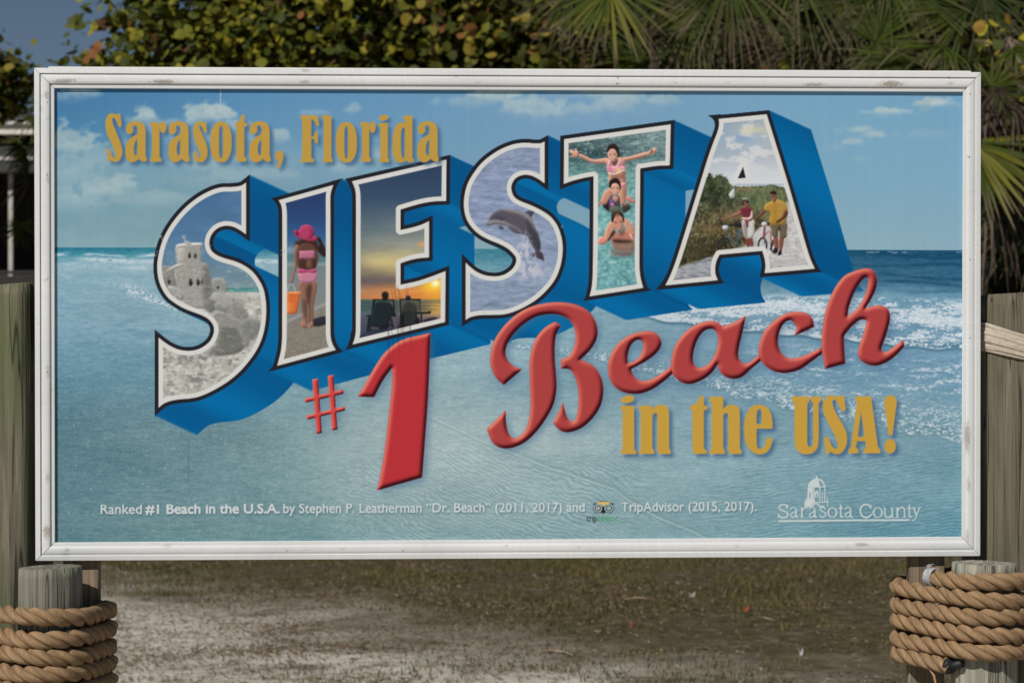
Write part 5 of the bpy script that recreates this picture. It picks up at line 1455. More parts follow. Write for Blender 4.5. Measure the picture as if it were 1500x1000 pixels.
g.tube([pe, pe + td*.02 + Vector((0,.012,.004)), pe + td*.045 + Vector((0,.012,.012))], [.012, .013, .010], 10)
g.build('rope_end_cap', M['black'], ropeR, smooth=True)
g = G(); ps = Vector(pathR[-14]) + Vector((0, -.012, -rR*.8))
g.tube([ps, ps + Vector((.010, -.006, -.018)), ps + Vector((.017, -.004, -.05)), ps + Vector((.018, .0, -.11))], [.0035, .0035, .003, .0025], 6)
M['strand'] = mat_plain('rope_strand', (.38, .23, .125), .8)
g.build('loose_strand', M['strand'], ropeR, smooth=True)

def fuzz(path, r, n, seed, parent):
    rg = np.random.default_rng(seed); P = np.asarray(path); g = G()
    for _ in range(n):
        i = rg.integers(5, len(P)-6); t = P[i+3]-P[i-3]; t /= np.linalg.norm(t)
        a = np.cross(t, [0, 0, 1.]); a /= np.linalg.norm(a); b = np.cross(a, t)
        an = rg.uniform(0, 2*PI); nn = a*math.cos(an) + b*math.sin(an)
        p = P[i] + nn*r*.9; d = t*rg.normal(0, 1) + nn*rg.uniform(.3, 1.1) + b*rg.normal(0, .4); d /= np.linalg.norm(d)
        L = rg.uniform(.006, .02); w = np.cross(d, nn)*.0004
        q = p + d*L*.55 + nn*.002; e = p + d*L + rg.normal(0, .002, 3)
        g.add([p-w, p+w, q+w, q-w, e], [(0,1,2,3),(3,2,4)])
    o = g.build('frayed_fibres', M['fibre'], parent); o['kind'] = 'stuff'
M['fibre'] = mat_plain('rope_fibre', (.42, .30, .17), .7)
fuzz(pathR, rR, 900, 5, ropeR)
coreL = circ(*LP) + LS + squir(LT[0], LT[1], LT[2], LT[3], 6.0)
rL = .0226
sL = find_s(coreL, rL, 40, True)
pathL, *_ = wrap_path(coreL, rL, sL - .55, sL + 5.45, 1.030, .0445, 9, lambda t: np.where(t < 1.0, .009*np.clip((1.1-t)/.4, 0, 1), 0) + .005*np.sin(t*2*PI*1.0 + 1))
ropeL = twisted_rope('coiled_rope', pathL, rL, .138, 33, origin=np.array([LP[0], LP[1], .85]))
tag(ropeL, 'thick tan rope coiled round the mossy green post and short piling', 'rope')

fuzz(pathL, rL, 900, 6, ropeL)

# pale twine tied round the tall grey post
H = inflate(squir(RT[0], RT[1], RT[2], RT[3], 7.0), .004); Lh, fh = loop_sampler(H)
M['twine'] = mat_plain('pale_twine', (0.50, 0.44, 0.355), .8, .2, .18, 90)
TW = empty('twine_wrap', (RT[0], RT[1], 1.70))
tag(TW, 'pale cream twine bundle wound slantwise round the tall grey post', 'twine')
tr = random.Random(8)
for i in range(34):
    f0 = min(1, max(0, i / 33.0 + tr.gauss(0, .03)))
    ss = np.linspace(0, Lh, 90)
    xy = fh(ss)
    cen = np.array([RT[0], RT[1]])
    sl = (xy[:, 0] - (RT[0] - .13)) / .26
    width = .066 - .020*sl
    zc = 1.720 - .078*sl
    wob = .005*np.sin(ss*(5 + tr.random()*9) + tr.random()*6)
    zz = zc + (.5 - f0)*width + wob
    out = (xy - cen); out /= np.linalg.norm(out, axis=1)[:, None]
    bul = .011*math.sin(PI*f0)**.7 + .0025*tr.random()
    xy = xy + out*bul
    g = G(); g.tube(np.column_stack([xy, zz]).tolist() + [list(xy[0]) + [zz[0]]], tr.uniform(.0024, .0046), 6, cap=False)
    g.build('twine_strand', M['twine'], TW, smooth=True)
# ------------------------------------------------------------------ ground
def noncoords(segs):
    out = []
    for a, b, n in segs: out += list(np.linspace(a, b, n, endpoint=False))
    return np.array(out + [segs[-1][1]])
gx_ = noncoords([(-400, -40, 10), (-40, -6, 24), (-6, 6, 150), (6, 40, 24), (40, 400, 10)])
gy_ = noncoords([(-60, 2, 12), (2, 8, 24), (8, 19, 190), (19, 60, 60), (60, 700, 12)])
def ground_z(x, y):
    v = Vector((x*.35, y*.35, 0)); w = Vector((x*2.2, y*2.2, 3))
    near = max(0, 1 - max(0, abs(y-12)-10)/12) * max(0, 1 - max(0, abs(x)-6)/8)
    return (.035*mnoise(v) + .014*mnoise(w) + .006*mnoise(w*3.1)) * near
V = [(x, y, ground_z(x, y)) for y in gy_ for x in gx_]
nx_, ny_ = len(gx_), len(gy_)
idx = np.arange(nx_*ny_).reshape(ny_, nx_)
Q = np.stack([idx[:-1, :-1], idx[:-1, 1:], idx[1:, 1:], idx[1:, :-1]], -1).reshape(-1, 4)
m = NT('sandy_ground')
tc = m.n('ShaderNodeTexCoord'); v = tc.outputs['Object']
sx = m.n('ShaderNodeSeparateXYZ'); m.l(v, sx.inputs[0])
ma = m.n('ShaderNodeMath', operation='MULTIPLY'); m.l(sx.outputs[0], ma.inputs[0]); ma.inputs[1].default_value = 1.15
mb = m.n('ShaderNodeMath', operation='ADD'); m.l(sx.outputs[1], mb.inputs[0]); m.l(ma.outputs[0], mb.inputs[1])
n1 = m.noise(v, .55, 4, .6); 
mc = m.n('ShaderNodeMath', operation='MULTIPLY_ADD'); m.l(n1, mc.inputs[0]); mc.inputs[1].default_value = 6.0; m.l(mb.outputs[0], mc.inputs[2])
mr = m.n('ShaderNodeMapRange', interpolation_type='SMOOTHSTEP'); m.l(mc.outputs[0], mr.inputs[0]); mr.inputs[1].default_value = 13.1; mr.inputs[2].default_value = 16.9
sand = m.ramp(m.noise(v, 7.0, 6, .75), [(.25, (.31, .265, .20)), (.42, (.50, .45, .375)), (.54, (.62, .575, .50)), (.72, (.71, .675, .61))])
litter = m.ramp(m.noise(v, 3.2, 6, .75, .6), [(.52, (0, 0, 0)), (.64, (.7, .7, .7))])
sand = m.mix(litter, sand, (.19, .15, .10))
moss = m.ramp(m.noise(v, 1.1, 6, .7, .4), [(.55, (0, 0, 0)), (.66, (.8, .8, .8))])
sand = m.mix(moss, sand, (.115, .095, .055))
soil_groove_tone = m.ramp(m.noise(v, 9.0, 6, .75), [(.3, (.036, .031, .015)), (.48, (.085, .071, .038)), (.62, (.15, .12, .072)), (.75, (.22, .18, .12))])
bare = m.ramp(m.noise(v, 1.6, 5, .7), [(.58, (0, 0, 0)), (.72, (.6, .6, .6))])
soil_groove_tone = m.mix(bare, soil_groove_tone, (.27, .235, .19))
m.base(m.mix(mr.outputs[0], sand, soil_groove_tone)); m.rough(.95, .1)
m.bump(m.noise(v, 22.0, 5, .7), .8, .03)
o = mesh_np('ground', V, Q, m.m, None, smooth=True); o['kind'] = 'structure'

# grass and plant litter
M['blade'] = mat_attr('grass_blades', .7, .15)
GX0, GY0, GS = -8.0, 7.0, .06
ZG = np.array([[ground_z(GX0 + i*GS, GY0 + j*GS) for i in range(268)] for j in range(250)])
def zg_at(x, y):
    u = np.clip((x - GX0)/GS, 0, 265.99); w = np.clip((y - GY0)/GS, 0, 247.99)
    i = u.astype(int); j = w.astype(int); fu = u - i; fw = w - j
    return (ZG[j, i]*(1-fu) + ZG[j, i+1]*fu)*(1-fw) + (ZG[j+1, i]*(1-fu) + ZG[j+1, i+1]*fu)*fw
LAT = np.random.default_rng(99).random((256, 256))
def n2d(x, y, k):
    """smooth lattice noise, -1..1"""
    x = x + 37.7*k + 500; y = y + 17.3*k + 500
    i = np.floor(x).astype(int); j = np.floor(y).astype(int); fx = x - i; fy = y - j
    fx = fx*fx*(3-2*fx); fy = fy*fy*(3-2*fy)
    L = lambda a, b: LAT[a % 256, b % 256]
    return 2*((L(i, j)*(1-fx) + L(i+1, j)*fx)*(1-fy) + (L(i, j+1)*(1-fx) + L(i+1, j+1)*fx)*fy) - 1
def blades(name, n, area_fn, pal, hh, ww, seed, label, flat=False):
    r = np.random.default_rng(seed)
    X = np.zeros(0); Y = np.zeros(0)
    for _ in range(30):
        y = r.uniform(8.5, 21, 200000); x = r.uniform(-5.5, 5.5, 200000)
        ok = (np.abs(x) < y*.30 + .6) & (r.random(200000) < area_fn(x, y))
        X = np.r_[X, x[ok]]; Y = np.r_[Y, y[ok]]
        if len(X) >= n: break
    x, y = X[:n], Y[:n]; n = len(x)
    a = r.uniform(0, 2*PI, n); h = r.uniform(*hh, n); w = r.uniform(*ww, n); zg = zg_at(x, y)
    dx, dy = np.cos(a), np.sin(a); le = r.uniform(.3, 1.1, n)
    P = lambda px_, py_, pz_: np.stack([px_, py_, pz_], -1)
    if flat:
        V = np.stack([P(x-dx*h-dy*w, y-dy*h+dx*w, zg+.004), P(x-dx*h+dy*w, y-dy*h-dx*w, zg+.006), P(x+dx*h+dy*w, y+dy*h-dx*w, zg+.012+.4*h*r.random(n)), P(x+dx*h-dy*w, y+dy*h+dx*w, zg+.010)], 1)
    else:
        V = np.stack([P(x-dy*w, y+dx*w, zg-.005), P(x+dy*w, y-dx*w, zg-.005), P(x+dx*h*le, y+dy*h*le, zg+h)], 1)
    k = V.shape[1]
    clump = np.clip(.5 + .5*n2d(x*1.3, y*1.3, 8), 0, .999)
    ci = np.clip((clump*len(pal) + r.normal(0, 1.2, n)), 0, len(pal)-1).astype(int)
    C = np.repeat((np.array(pal)[ci]*r.uniform(.7, 1.3, n)[:, None])[:, None], k, 1).reshape(-1, 3)
    o = mesh_np(name, V.reshape(-1, 3), np.arange(n*k).reshape(n, k), M['blade'], None, col=C)
    tag(o, label, None, None, 'stuff')
    return o
def gfrac(x, y):
    return np.clip((y + 1.15*x + 6*(.5 + .5*n2d(x*.5, y*.5, 5)) - 13.1) / 3.8, 0, 1)
GP = [(.065,.078,.014),(.085,.09,.018),(.14,.112,.04),(.17,.125,.052),(.10,.08,.03),(.045,.054,.010)]
blades('grass', 52000, lambda x, y: gfrac(x, y)*np.clip(.45 + .9*n2d(x*1.7, y*1.1, 1) + .4*n2d(x*5, y*4, 2), 0, 1) + .012, GP, (.012, .055), (.002, .005), 5, 'thin patchy grass growing through dry sandy ground')
LPAL = [(.17,.125,.08),(.22,.17,.115),(.12,.09,.06),(.26,.215,.155),(.15,.095,.055)]
blades('leaf_litter', 38000, lambda x, y: (.15 + .85*np.clip(n2d(x*1.3, y*1.6, 7), 0, 1))*(1 - .85*gfrac(x, y)), LPAL, (.004, .018), (.0015, .005), 6, 'small brown dead leaf scraps scattered over the sand', True)
# single things lying on the ground
M['straw'] = mat_plain('dry_stem', (.32, .25, .155), .8)
def on_ground(px, py):
    Y = EYE*F/(py - HZ); p = W(px, py, Y); return Vector((p.x, p.y, ground_z(p.x, p.y)))
def stick(pxs, rad, lab, mat=None):
    pts = [on_ground(*p) + Vector((0, 0, rad*1.2 + .004)) for p in pxs]
    c = pts[len(pts)//2]
    g = G(); g.tube(pts, [rad*.6] + [rad]*(len(pts)-2) + [rad*.4], 6)
    o = g.build('dry_stem', mat or M['straw'], None, smooth=True, origin=np.array(c))
    tag(o, lab, 'stem'); return o
stick([(790,956),(800,953),(815,953),(828,957),(839,963)], .007, 'pale curved dry stem lying on the bare sand below the billboard')
stick([(915,882.5),(935,881),(953,882)], .008, 'short straight straw-coloured stem lying in the grass')
stick([(1105,906),(1120,910),(1135,913)], .006, 'thin tan twig lying beside the orange fallen leaf')
def fallen_leaf(px, py, sx_, sy_, colr, lab, name='fallen_leaf', cat_='leaf'):
    c = on_ground(px, py)
    n = 10; ring = []
    for i in range(n):
        t = 2*PI*i/n
        ring.append(c + Vector((sx_*math.cos(t), .9*sy_*math.sin(t), .02 + .022*math.cos(2*t) + .012*math.sin(t))))
    g = G(); g.add(ring + [c + Vector((0, 0, .012))], [(i, (i+1) % n, n) for i in range(n)])
    o = g.build(name, mat_plain(name+'_skin', colr, .6), None, smooth=True, origin=np.array(c)); tag(o, lab, cat_); return o
fallen_leaf(1092, 898, .026, .035, (.30, .075, .03), 'curled bright orange fallen leaf lying in the grass')
fallen_leaf(923, 916, .022, .03, (.15, .055, .035), 'dark red-brown fallen leaf where grass meets sand')
fallen_leaf(1173, 961, .014, .02, (.40, .40, .39), 'crumpled white paper scrap on the sandy edge', 'paper_scrap', 'paper')
fallen_leaf(1013, 876, .030, .06, (.30, .26, .22), 'pale grey curled dead leaf in the grass')

# ------------------------------------------------------------------ trees
def leaf_material(name, trans=.3):
    m = NT(name)
    a = m.n('ShaderNodeVertexColor'); a.layer_name = 'Col'
    m.base(a.outputs[0]); m.rough(.55, .12)
    tr = m.n('ShaderNodeBsdfTranslucent'); m.l(a.outputs[0], tr.inputs[0])
    mx = m.n('ShaderNodeMixShader'); mx.inputs[0].default_value = trans
    out = m.t.nodes['Material Output']
    m.l(m.b.outputs[0], mx.inputs[1]); m.l(tr.outputs[0], mx.inputs[2]); m.l(mx.outputs[0], out.inputs[0])
    return m.m
M['leaf'] = leaf_material('sea_grape_leaf', .2)
M['frond'] = leaf_material('palm_blade', .1)
M['bark'] = mat_plain('grey_bark', (.16, .125, .095), .9, .1, .4, 14)
M['palmbark'] = mat_plain('palm_trunk_fibre', (.075, .06, .045), .95, .1, .55, 22)
LEAF_P = np.array([[math.cos(t)*(1.0 if abs(t-PI) > .01 else .8), math.sin(t)*.92, 0] for t in np.linspace(PI, -PI, 9)[:-1]])
def leaf_geo():
    P = LEAF_P.copy(); P[:, 2] = -.18*np.abs(P[:, 1]) + .06*P[:, 0]**2
    return np.vstack([P, [[0, 0, .03]]]), np.array([(i, (i+1) % 8, 8) for i in range(8)])
LV, LF = leaf_geo()
PAL_A = [((0.0779, 0.0896, 0.0109), 5), ((0.155, 0.155, 0.0177), 4), ((0.2214, 0.1937, 0.02), 2.6), ((0.0467, 0.0608, 0.0093), 5), ((0.2767, 0.2214, 0.0243), 0.9), ((0.2214, 0.0941, 0.0332), 0.35), ((0.0935, 0.0506, 0.0218), 0.5)]
PAL_B = [((0.0467, 0.056, 0.0093), 5), ((0.0701, 0.0779, 0.0109), 4), ((0.1492, 0.1439, 0.0192), 2.2), ((0.2025, 0.0906, 0.032), 0.8), ((0.2345, 0.1812, 0.0267), 0.9), ((0.0701, 0.0428, 0.0218), 1)]
PAL_Y = [((.34,.29,.03),4),((.12,.13,.025),4),((.28,.17,.03),1),((.07,.085,.02),3)]
PAL_D = [((.024,.032,.008),5),((.038,.046,.011),3),((.055,.038,.02),1.2)]  # near-black leaves: shade deep in the foliage put into their colour
LEAF_MESH = {}
def shared_leaf(ci, col):
    key = (ci, tuple(col))
    if key not in LEAF_MESH:
        me = bpy.data.meshes.new('leaf')
        me.from_pydata([tuple(x) for x in LV], [], [tuple(int(i) for i in f) for f in LF]); me.update()
        at = me.color_attributes.new('Col', 'FLOAT_COLOR', 'POINT')
        at.data.foreach_set('color', np.tile(np.r_[col, 1].astype(np.float32), len(LV)))
        me.materials.append(M['leaf']); LEAF_MESH[key] = me
    return LEAF_MESH[key]
def sea_grape(name, basexy, trunk_top, blobs, n_clusters, pal, seed, label, group, size=(.028, .080), singles=300, per=(5, 10), keep=.18, spread=.16):
    r = np.random.default_rng(seed)
    root = empty(name, (basexy[0], basexy[1], 0))
    tag(root, label, 'tree', group)
    B = np.array([(b[0], b[1], b[2], b[3], b[4], b[5]) for b in blobs]); vol = B[:, 3]*B[:, 4]*B[:, 5]; vol /= vol.sum()
    cols = np.array([p[0] for p in pal]); wts = np.array([p[1] for p in pal], float); wts /= wts.sum()
    pos, bas, cidx = [], [], []
    tips = []
    for _ in range(n_clusters):
        b = B[r.choice(len(B), p=vol)]
        d = r.normal(size=3); d /= np.linalg.norm(d)
        rad = r.uniform(keep, 1.0)**.45
        ctr = b[:3] + d*rad*b[3:6]*(1 + .16*mnoise(Vector(d*3.0 + b[:3])))
        if ctr[2] < .15: continue
        tips.append((ctr, b))
        k = int(r.integers(*per)); grp = r.choice(len(cols), p=wts)
        pos.append(ctr + r.normal(0, spread, (k, 3))*np.array([1, 1, .8]))
        bas.append(d*.5 + np.array([-.25, -.55, .75]) + r.normal(0, .75, (k, 3)))
        cidx.append(np.where(r.random(k) < .45, grp, r.choice(len(cols), size=k, p=wts)))
    pos = np.concatenate(pos); nrm = np.concatenate(bas); cidx = np.concatenate(cidx); n_ = len(pos)
    nrm /= np.linalg.norm(nrm, axis=1)[:, None]
    a_ = r.normal(size=(n_, 3)); a_ -= nrm*np.sum(a_*nrm, 1)[:, None]; a_ /= np.linalg.norm(a_, axis=1)[:, None]
    bas = np.stack([a_, np.cross(nrm, a_), nrm], 2)
    siz = r.uniform(*size, n_); jit = r.uniform(.75, 1.25, n_)
    qx_ = 750 + pos[:, 0]/pos[:, 1]*F; qy_ = HZ - (pos[:, 2]-EYE)/pos[:, 1]*F
    vis = list(np.where(((qx_ > -8) & (qx_ < 1508) & (qy_ > -8) & (qy_ < 108)) | ((qy_ > -8) & (qy_ < 428) & (((qx_ > -8) & (qx_ < 52)) | ((qx_ > 1434) & (qx_ < 1508)))))[0])
    vis.sort(key=lambda i: pos[i][1] - siz[i]*8)
    single = set(vis[:singles])
    for i in vis[:singles]:
        o = bpy.data.objects.new('leaf', shared_leaf(cidx[i], cols[cidx[i]])); link(o, root)
        mt = Matrix.Identity(4)
        for a_ in range(3):
            for b_ in range(3): mt[a_][b_] = bas[i][a_][b_]*siz[i]
        mt.translation = Vector(pos[i] - np.array([basexy[0], basexy[1], 0]))
        o.matrix_local = mt
    rest = np.array([i for i in range(len(pos)) if i not in single])
    VV = np.einsum('nij,kj->nki', bas[rest]*siz[rest][:, None, None], LV) + pos[rest][:, None, :]
    FF = (LF[None] + (np.arange(len(rest))*len(LV))[:, None, None]).reshape(-1, 3)
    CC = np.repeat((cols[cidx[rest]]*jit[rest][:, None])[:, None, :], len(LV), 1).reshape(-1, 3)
    o = mesh_np('crown', VV.reshape(-1, 3), FF, M['leaf'], root, col=CC); o['kind'] = 'stuff'
    g = G()
    t0 = Vector((basexy[0], basexy[1], -.1)); t1 = Vector(trunk_top)
    mid = (t0+t1)/2 + Vector((r.normal(0, .12), r.normal(0, .12), 0))
    g.tube([t0, mid, t1], [.16, .13, .09], 9)
    g.build('trunk', M['bark'], root, smooth=True)
    g = G()
    for b in B:
        c = Vector(b[:3]); q = t1*.5 + c*.5 + Vector((r.normal(0, .15), r.normal(0, .15), -.15))
        g.tube([mid.lerp(t1, r.uniform(.3, 1)), q, c], [.07, .05, .03], 6)
    for (ctr, b) in tips[::max(1, len(tips)//170)]:
        c = Vector(b[:3]); e = Vector(ctr)
        g.tube([c.lerp(e, .1), c.lerp(e, .6) + Vector((r.normal(0, .06), r.normal(0, .06), -.04)), e], [.022, .014, .006], 5)
    g.build('branches', M['bark'], root, smooth=True)
    return root
GRP = 'sea grape trees behind the billboard'
sea_grape('sea_grape_tree', (-2.9, 21.8), (-2.9, 21.8, 3.4), [(-3.55,21.4,5.0,1.2,1.0,1.0),(-2.3,21.3,5.3,1.2,1.0,1.1),(-4.25,21.6,4.75,.62,.7,.5),(-3.0,21.6,3.4,1.5,1.2,1.3),(-1.7,21.6,4.2,1.2,1.2,1.2),(-3.3,21.8,6.1,1.2,.9,.9),(-2.4,21.5,1.8,1.5,1.2,1.3)], 2500, PAL_A, 11, 'broad round-leaved tree with yellow-green leaves at the open patch of sky', GRP)
sea_grape('sea_grape_tree', (-.5, 22.0), (-.5, 22.0, 3.2), [(-1.0,21.7,5.2,1.15,1.0,1.1),(.1,21.7,5.1,1.0,1.0,1.1),(-.4,21.9,4.0,1.6,1.2,1.2),(-.4,22.2,6.2,1.0,.9,.8),(-.3,21.8,2.0,1.7,1.2,1.4)], 2500, PAL_B, 12, 'round-leaved tree with rust and dull green leaves between yellow-green tree and palms', GRP)
sea_grape('sea_grape_tree', (-6.6, 23.5), (-6.6, 23.5, 3.8), [(-6.3,23.2,5.08,.75,.8,.34),(-7.4,23.4,5.1,1.0,.9,.5),(-6.25,23.4,5.35,.45,.5,.22),(-5.95,23.2,4.95,.4,.45,.28)], 420, PAL_B, 13, 'smaller round-leaved tree rising in front of the white pavilion roof', GRP, keep=.1, singles=200)
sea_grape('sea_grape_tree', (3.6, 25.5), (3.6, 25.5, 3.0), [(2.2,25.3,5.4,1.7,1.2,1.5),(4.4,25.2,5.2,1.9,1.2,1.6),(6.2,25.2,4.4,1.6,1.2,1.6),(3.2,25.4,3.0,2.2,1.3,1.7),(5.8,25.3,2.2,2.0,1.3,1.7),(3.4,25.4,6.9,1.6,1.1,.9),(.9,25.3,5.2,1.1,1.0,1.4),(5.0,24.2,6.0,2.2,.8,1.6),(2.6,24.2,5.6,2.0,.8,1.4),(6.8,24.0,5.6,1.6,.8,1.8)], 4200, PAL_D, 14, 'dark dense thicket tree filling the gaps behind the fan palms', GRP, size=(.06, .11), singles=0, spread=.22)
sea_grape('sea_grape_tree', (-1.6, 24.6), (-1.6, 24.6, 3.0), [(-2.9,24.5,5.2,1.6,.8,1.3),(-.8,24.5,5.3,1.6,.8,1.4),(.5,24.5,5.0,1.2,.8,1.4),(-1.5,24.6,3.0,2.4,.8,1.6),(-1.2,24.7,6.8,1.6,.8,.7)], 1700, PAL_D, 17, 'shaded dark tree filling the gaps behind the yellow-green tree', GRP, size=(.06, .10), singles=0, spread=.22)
sea_grape('sea_grape_tree', (5.2, 18.6), (5.0, 18.6, 3.6), [(4.62,18.5,4.78,.38,.35,.34),(4.9,18.6,4.45,.35,.35,.3),(5.3,18.6,4.6,.5,.4,.5)], 70, PAL_Y, 15, 'small sapling with bright yellow leaves among the palm fronds', GRP, size=(.045, .075), keep=.05, singles=120, per=(3, 6))
sea_grape('sea_grape_tree', (1.1, 20.6), (1.1, 20.6, 3.0), [(.75,20.4,4.95,.55,.5,.5),(1.5,20.5,4.6,.8,.5,.4),(3.0,20.5,4.55,.6,.5,.35)], 150, PAL_B, 16, 'low round-leaved shrub with rusty leaves under the palm crowns', GRP, keep=.05, singles=120, size=(.045, .075))

# ------------------------------------------------------------------ fan palms
def frond_mesh(hub, ddir, nrm, length, spread, nb, cols, r, parent, origin_head, droop=.25, width=.016, tipdry=.5, dead=False, name='frond'):
    """fan leaf: nb blades radiate from the hub within +-spread/2 about ddir in the plane facing nrm; petiole to the crown head"""
    hub = np.array(hub, float); d0 = np.array(ddir, float); n = np.array(nrm, float); n /= np.linalg.norm(n)
    d0 -= n*(d0@n); d0 /= np.linalg.norm(d0); s0 = np.cross(n, d0)
    V, Fc, C = [], [], []
    SEG = 6
    for i in range(nb):
        a = (i/(nb-1) - .5)*spread + r.normal(0, .025)
        L = length*(.80 + .20*math.cos(a*.75))*r.uniform(.86, 1.06)
        dd = d0*math.cos(a) + s0*math.sin(a); sd = -d0*math.sin(a) + s0*math.cos(a)
        col = np.array(cols[r.integers(len(cols))])*r.uniform(.75, 1.25)
        dr = droop*r.uniform(.5, 1.5); tw = r.normal(0, .5); kink = r.random() < (.5 if dead else .12); kp = r.uniform(.4, .8)
        b = len(V)
        bend = n*r.normal(0, .05)
        for k in range(SEG+1):
            t = k/SEG
            p = hub + dd*L*t + bend*L*t + n*(.02*math.sin(i*2.4))*L + np.array([0, 0, -1.0])*L*dr*t*t
            if kink and t > kp: p = p + np.array([0, 0, -1.0])*L*(t-kp)*.8
            w = width*(.35 + 1.3*t if t < .45 else .935*(1-t)/.55 + .04)
            ww = sd*math.cos(tw*t) + n*math.sin(tw*t)
            fold = n*w*.45
            V += [p - ww*w + fold*.5, p - fold*.5, p + ww*w + fold*.5]
            ct = col if t < .62 else col*(1 - (t-.62)/.38*tipdry) + np.array([.30, .23, .16])*((t-.62)/.38*tipdry)
            C += [ct]*3
        for k in range(SEG):
            q = b + k*3
            Fc += [(q, q+1, q+4, q+3), (q+1, q+2, q+5, q+4)]
    # petiole
    hd = np.array(origin_head, float)
    g = G(); g.tube([Vector(hub), Vector((hub+hd)/2 + np.array([0, 0, .08])), Vector(hd)], [.012, .016, .024], 5)
    b = len(V); V += [np.array(q) for q in g.v]; C += [np.array([.05, .055, .02]) if not dead else np.array([.08, .06, .04])]*len(g.v)
    Fc = [tuple(f) for f in Fc] + [tuple(i+b for i in f) for f in g.f]
    return mesh_np(name, V, Fc, M['frond'], parent, col=np.array(C))
GRN = [(.034,.050,.006),(.047,.066,.008),(.024,.038,.005),(.064,.076,.011)]
YGR = [(.10,.11,.015),(.13,.128,.018),(.07,.088,.013),(.05,.07,.011)]
DGR = [(.022,.034,.008),(.032,.045,.010),(.042,.052,.013)]
DRY = [(.07,.052,.035),(.045,.032,.022),(.12,.095,.068),(.03,.021,.014)]
MIX = GRN + GRN + [(.10,.088,.04)]
def palm(name, head_px, Y, fronds, label, seed, n_extra=16, trunk_r=.14, group='fan palms behind the billboard', ex_len=.75):
    r = np.random.default_rng(seed)
    hd = W(head_px[0], head_px[1], Y)
    hd = hd + Vector((0, .75, .1))
    root = empty(name, (hd.x, hd.y, 0)); tag(root, label, 'palm', group)
    g = G(); nz_ = 26
    for_r = [trunk_r*(1.15 - .25*i/nz_)*(1 + .06*(i % 2)) for i in range(nz_+1)]
    g.tube([(hd.x + .05*math.sin(i*.3), hd.y, -.1 + (hd.z+.05)*i/nz_) for i in range(nz_+1)], for_r, 12)
    g.build('trunk', M['palmbark'], root)
    for (hx, hy, dY, ang, sp, ln, cols, kw) in fronds:
        hub = W(hx, hy, Y + dY)
        a = R(ang)
        dd = np.array([math.cos(a), kw.get('dy', -.1), -math.sin(a)])
        nn = np.array([kw.get('nx', 0.0) + r.normal(0, .12), -1.0, kw.get('nz', .45)])
        frond_mesh(hub, dd, nn, ln/F*(Y+dY), R(sp), kw.get('nb', 34), cols, r, root, hd, kw.get('droop', .15), kw.get('w', .014), kw.get('tip', .55), kw.get('dead', False), 'dead_frond' if kw.get('dead') else 'frond')
    for i in range(n_extra):  # unseen upper fronds, more of them added to shade the hanging fans
        a = 2*PI*i/n_extra + r.normal(0, .2); el = r.uniform(.1, 1.1)
        dd = np.array([math.cos(a)*math.cos(el), math.sin(a)*math.cos(el)*.8, math.sin(el) + .15])
        hub = np.array(hd) + dd*r.uniform(.45, .8)
        frond_mesh(hub, dd, np.cross(dd, [0.2, .3, 1.0]) if el > .9 else np.array([dd[0]*-.4, -.3, 1.0]), ex_len*r.uniform(.85, 1.15), R(r.uniform(150, 230)), 30, GRN, r, root, hd, .25, .018)
    return root
palm('fan_palm', (960, -70), 19.3, [
  (893,-16,-.35,92,200,118,YGR,dict(nb=30,w=.020)), (1068,-34,-.3,96,180,128,MIX,dict(nb=34,tip=.8,droop=.25)), (985,-6,.2,84,200,100,DGR,dict(nb=36)),
  (948,82,.3,186,110,96,GRN,dict(nb=26,droop=.1)), (960,60,.35,20,120,90,DGR,dict(nb=24)), (840,-20,.25,110,150,110,DGR,dict(nb=28)), (1020,15,.1,120,140,95,MIX,dict(nb=28,tip=.9,droop=.4)),
  (1075,30,.35,75,170,90,DRY,dict(nb=26,dead=True,droop=.5,w=.012))],
  'fan palm with bright green hanging fan beside the rusty leaved tree', 31)
palm('fan_palm', (1230, -60), 19.8, [
  (1165,-38,-.3,104,150,140,MIX,dict(nb=34,tip=.7)), (1284,62,-.5,-4,300,92,GRN,dict(nb=46,nz=.3,droop=.05)), (1330,-18,-.1,80,170,112,GRN,dict(nb=34)), (1236,4,.0,100,180,100,MIX,dict(nb=34,tip=.8)),
  (1415,18,-.2,168,120,118,MIX,dict(nb=28,tip=.9)), (1390,70,.1,150,180,90,DGR,dict(nb=30)), (1190,55,.3,120,200,90,DGR,dict(nb=34)), (1140,70,.4,90,200,80,DRY,dict(nb=24,dead=True,w=.011,droop=.5)),
  (1300,-30,-.25,120,110,120,GRN,dict(nb=26)), (1250,75,.4,90,220,80,DGR,dict(nb=30)), (1440,-10,.1,95,160,110,DGR,dict(nb=30))],
  'fan palm with starburst of narrow green blades facing out above the frame', 32)
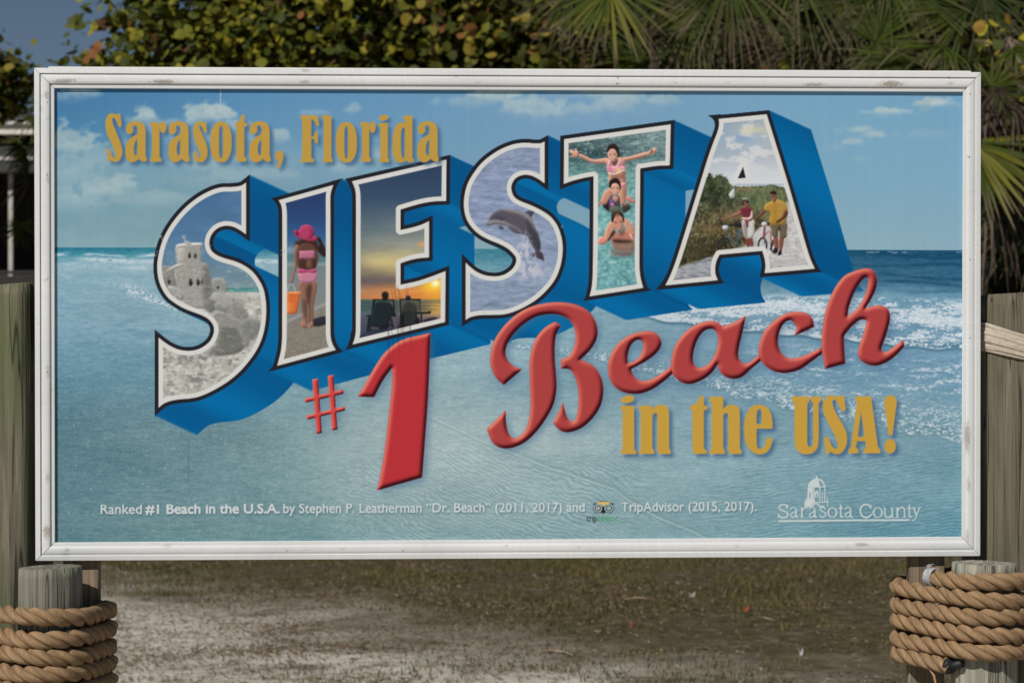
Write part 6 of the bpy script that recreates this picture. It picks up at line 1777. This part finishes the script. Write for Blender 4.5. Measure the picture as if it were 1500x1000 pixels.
palm('fan_palm', (1462, 150), 16.5, [
  (1424,208,-.45,33,76,150,YGR,dict(nb=17,w=.026,tip=.75,droop=.02)), (1422,205,-.3,70,60,120,GRN,dict(nb=12,w=.024,tip=.6)), (1452,128,-.2,-12,220,66,GRN,dict(nb=26,w=.018)), (1500,140,-.3,20,120,80,GRN,dict(nb=18,tip=.9)),
  (1464,128,-.42,90,130,70,DRY,dict(nb=11,dead=True,w=.012,droop=.1,tip=.2)), (1447,140,-.3,95,60,90,DRY,dict(nb=10,dead=True,w=.012,tip=.2)), (1485,150,-.35,68,60,100,DRY,dict(nb=7,dead=True,w=.013,tip=.1)),
  (1452,262,-.1,85,70,150,DRY,dict(nb=13,dead=True,w=.011,droop=.1,tip=.1)), (1490,270,-.05,100,80,120,DRY,dict(nb=12,dead=True,w=.010,droop=.1,tip=.1)), (1478,230,.3,90,150,160,DGR,dict(nb=22)), (1520,300,.2,100,160,140,DGR,dict(nb=22)), (1440,230,.35,100,120,170,DRY,dict(nb=16,dead=True,w=.010,tip=.1))],
  'low fan palm with broad yellow-green blades and dead brown fronds hanging beneath', 33, 6)
palm('fan_palm', (52, 222), 25.0, [
  (36,214,-.3,150,150,44,GRN,dict(nb=18,w=.016)), (44,240,-.3,170,140,40,GRN,dict(nb=16,w=.014)), (30,330,-.4,95,260,36,GRN,dict(nb=20,w=.016)), (60,200,-.2,60,180,60,GRN,dict(nb=20)), (48,262,-.2,110,120,60,DRY,dict(nb=12,dead=True,w=.012))],
  'slim fan palm with rough brown trunk standing before the white pavilion', 34, 7, .12, ex_len=.6)

# ------------------------------------------------------------------ raised white pavilion, far left
PV = empty('pavilion', (-10.4, 31.5, 0))
tag(PV, 'raised white pavilion with pale eaves and dark open deck behind the mossy post', 'building')
M['pale'] = mat_plain('pale_painted_boards', (.72, .70, .63), .7, .2, .08)
M['dull'] = mat_plain('dull_boards', (.52, .50, .45), .8, .2, .12)
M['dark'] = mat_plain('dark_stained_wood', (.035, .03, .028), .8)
M['roof'] = mat_plain('grey_roof', (.20, .20, .21), .7)
def zpx(y, Y=30.0): return EYE + (HZ - y)/F*Y
def bpart(name, x0, x1, y0, y1, z0, z1, mat):
    g = G(); g.box(x0, x1, y0, y1, z0, z1); return g.build(name, mat, PV, bevel=.01)
XR = -6.9
bpart('fascia_board', -14.2, XR, 30.0, 30.06, zpx(197), zpx(184), M['pale'])
bpart('gutter', -14.2, XR, 29.93, 30.0, zpx(183.5), zpx(179), M['white'])
rg_ = G(); rg_.add([(-14.2,30.06,zpx(180)),(XR,30.06,zpx(180)),(XR,36,zpx(180)),(-14.2,36,zpx(180)),(-13,32.5,zpx(180)+.55),(-8,32.5,zpx(180)+.55),(-8,33.5,zpx(180)+.55),(-13,33.5,zpx(180)+.55)], [(0,1,5,4),(1,2,6,5),(2,3,7,6),(3,0,4,7),(4,5,6,7),(3,2,1,0)])
rg_.build('roof', M['roof'], PV)
bpart('eave_beam', -14.0, XR-.1, 30.5, 30.75, zpx(251,30.5), zpx(214,30.5), M['dull'])
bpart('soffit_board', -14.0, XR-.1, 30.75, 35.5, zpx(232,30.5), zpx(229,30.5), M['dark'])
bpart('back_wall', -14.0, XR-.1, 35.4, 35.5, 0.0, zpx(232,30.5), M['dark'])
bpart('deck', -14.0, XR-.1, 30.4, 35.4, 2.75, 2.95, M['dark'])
bpart('side_wall_panel', -9.3, -8.8, 33.0, 33.1, 3.9, 4.5, M['pale'])
for px in (11.5, -140, -300):
    x = W(px, 0, 30.6).x
    bpart('column', x-.035, x+.035, 30.76, 30.83, 0, zpx(251,30.5), M['dull'])
bpart('bench', -13, -7.4, 33.0, 33.5, 3.3, 3.45, M['pale'])
bpart('hand_rail', -14.0, XR-.1, 30.42, 30.48, zpx(401,30.4), zpx(396,30.4), M['dark'])
bpart('kick_board', -14.0, XR-.1, 30.43, 30.46, 2.9, zpx(404,30.4), M['dark'])

# distant trees closing the view behind everything
for i, (x, y, h, s_) in enumerate([(-12, 52, 6.4, 3.6), (-19, 50, 6.0, 4), (12, 46, 8, 4.5), (4, 50, 8, 4.5), (-3, 52, 6.5, 4)]):
    sea_grape('distant_tree', (x, y), (x, y, h*.5), [(x,y,h*.62,s_,2.2,h*.36),(x-s_*.5,y,h*.35,s_*.8,2,h*.33),(x+s_*.5,y,h*.4,s_*.8,2,h*.35)], 260, PAL_D, 60+i,
      ['low dark tree standing beyond the pavilion roof','spreading dark tree beyond the far end of the pavilion','dark tree beyond the low fan palm','tall dark tree beyond the starburst fan palm','dark tree beyond the rusty leaved tree'][i], 'distant trees', size=(.16, .30), singles=0, spread=.5)
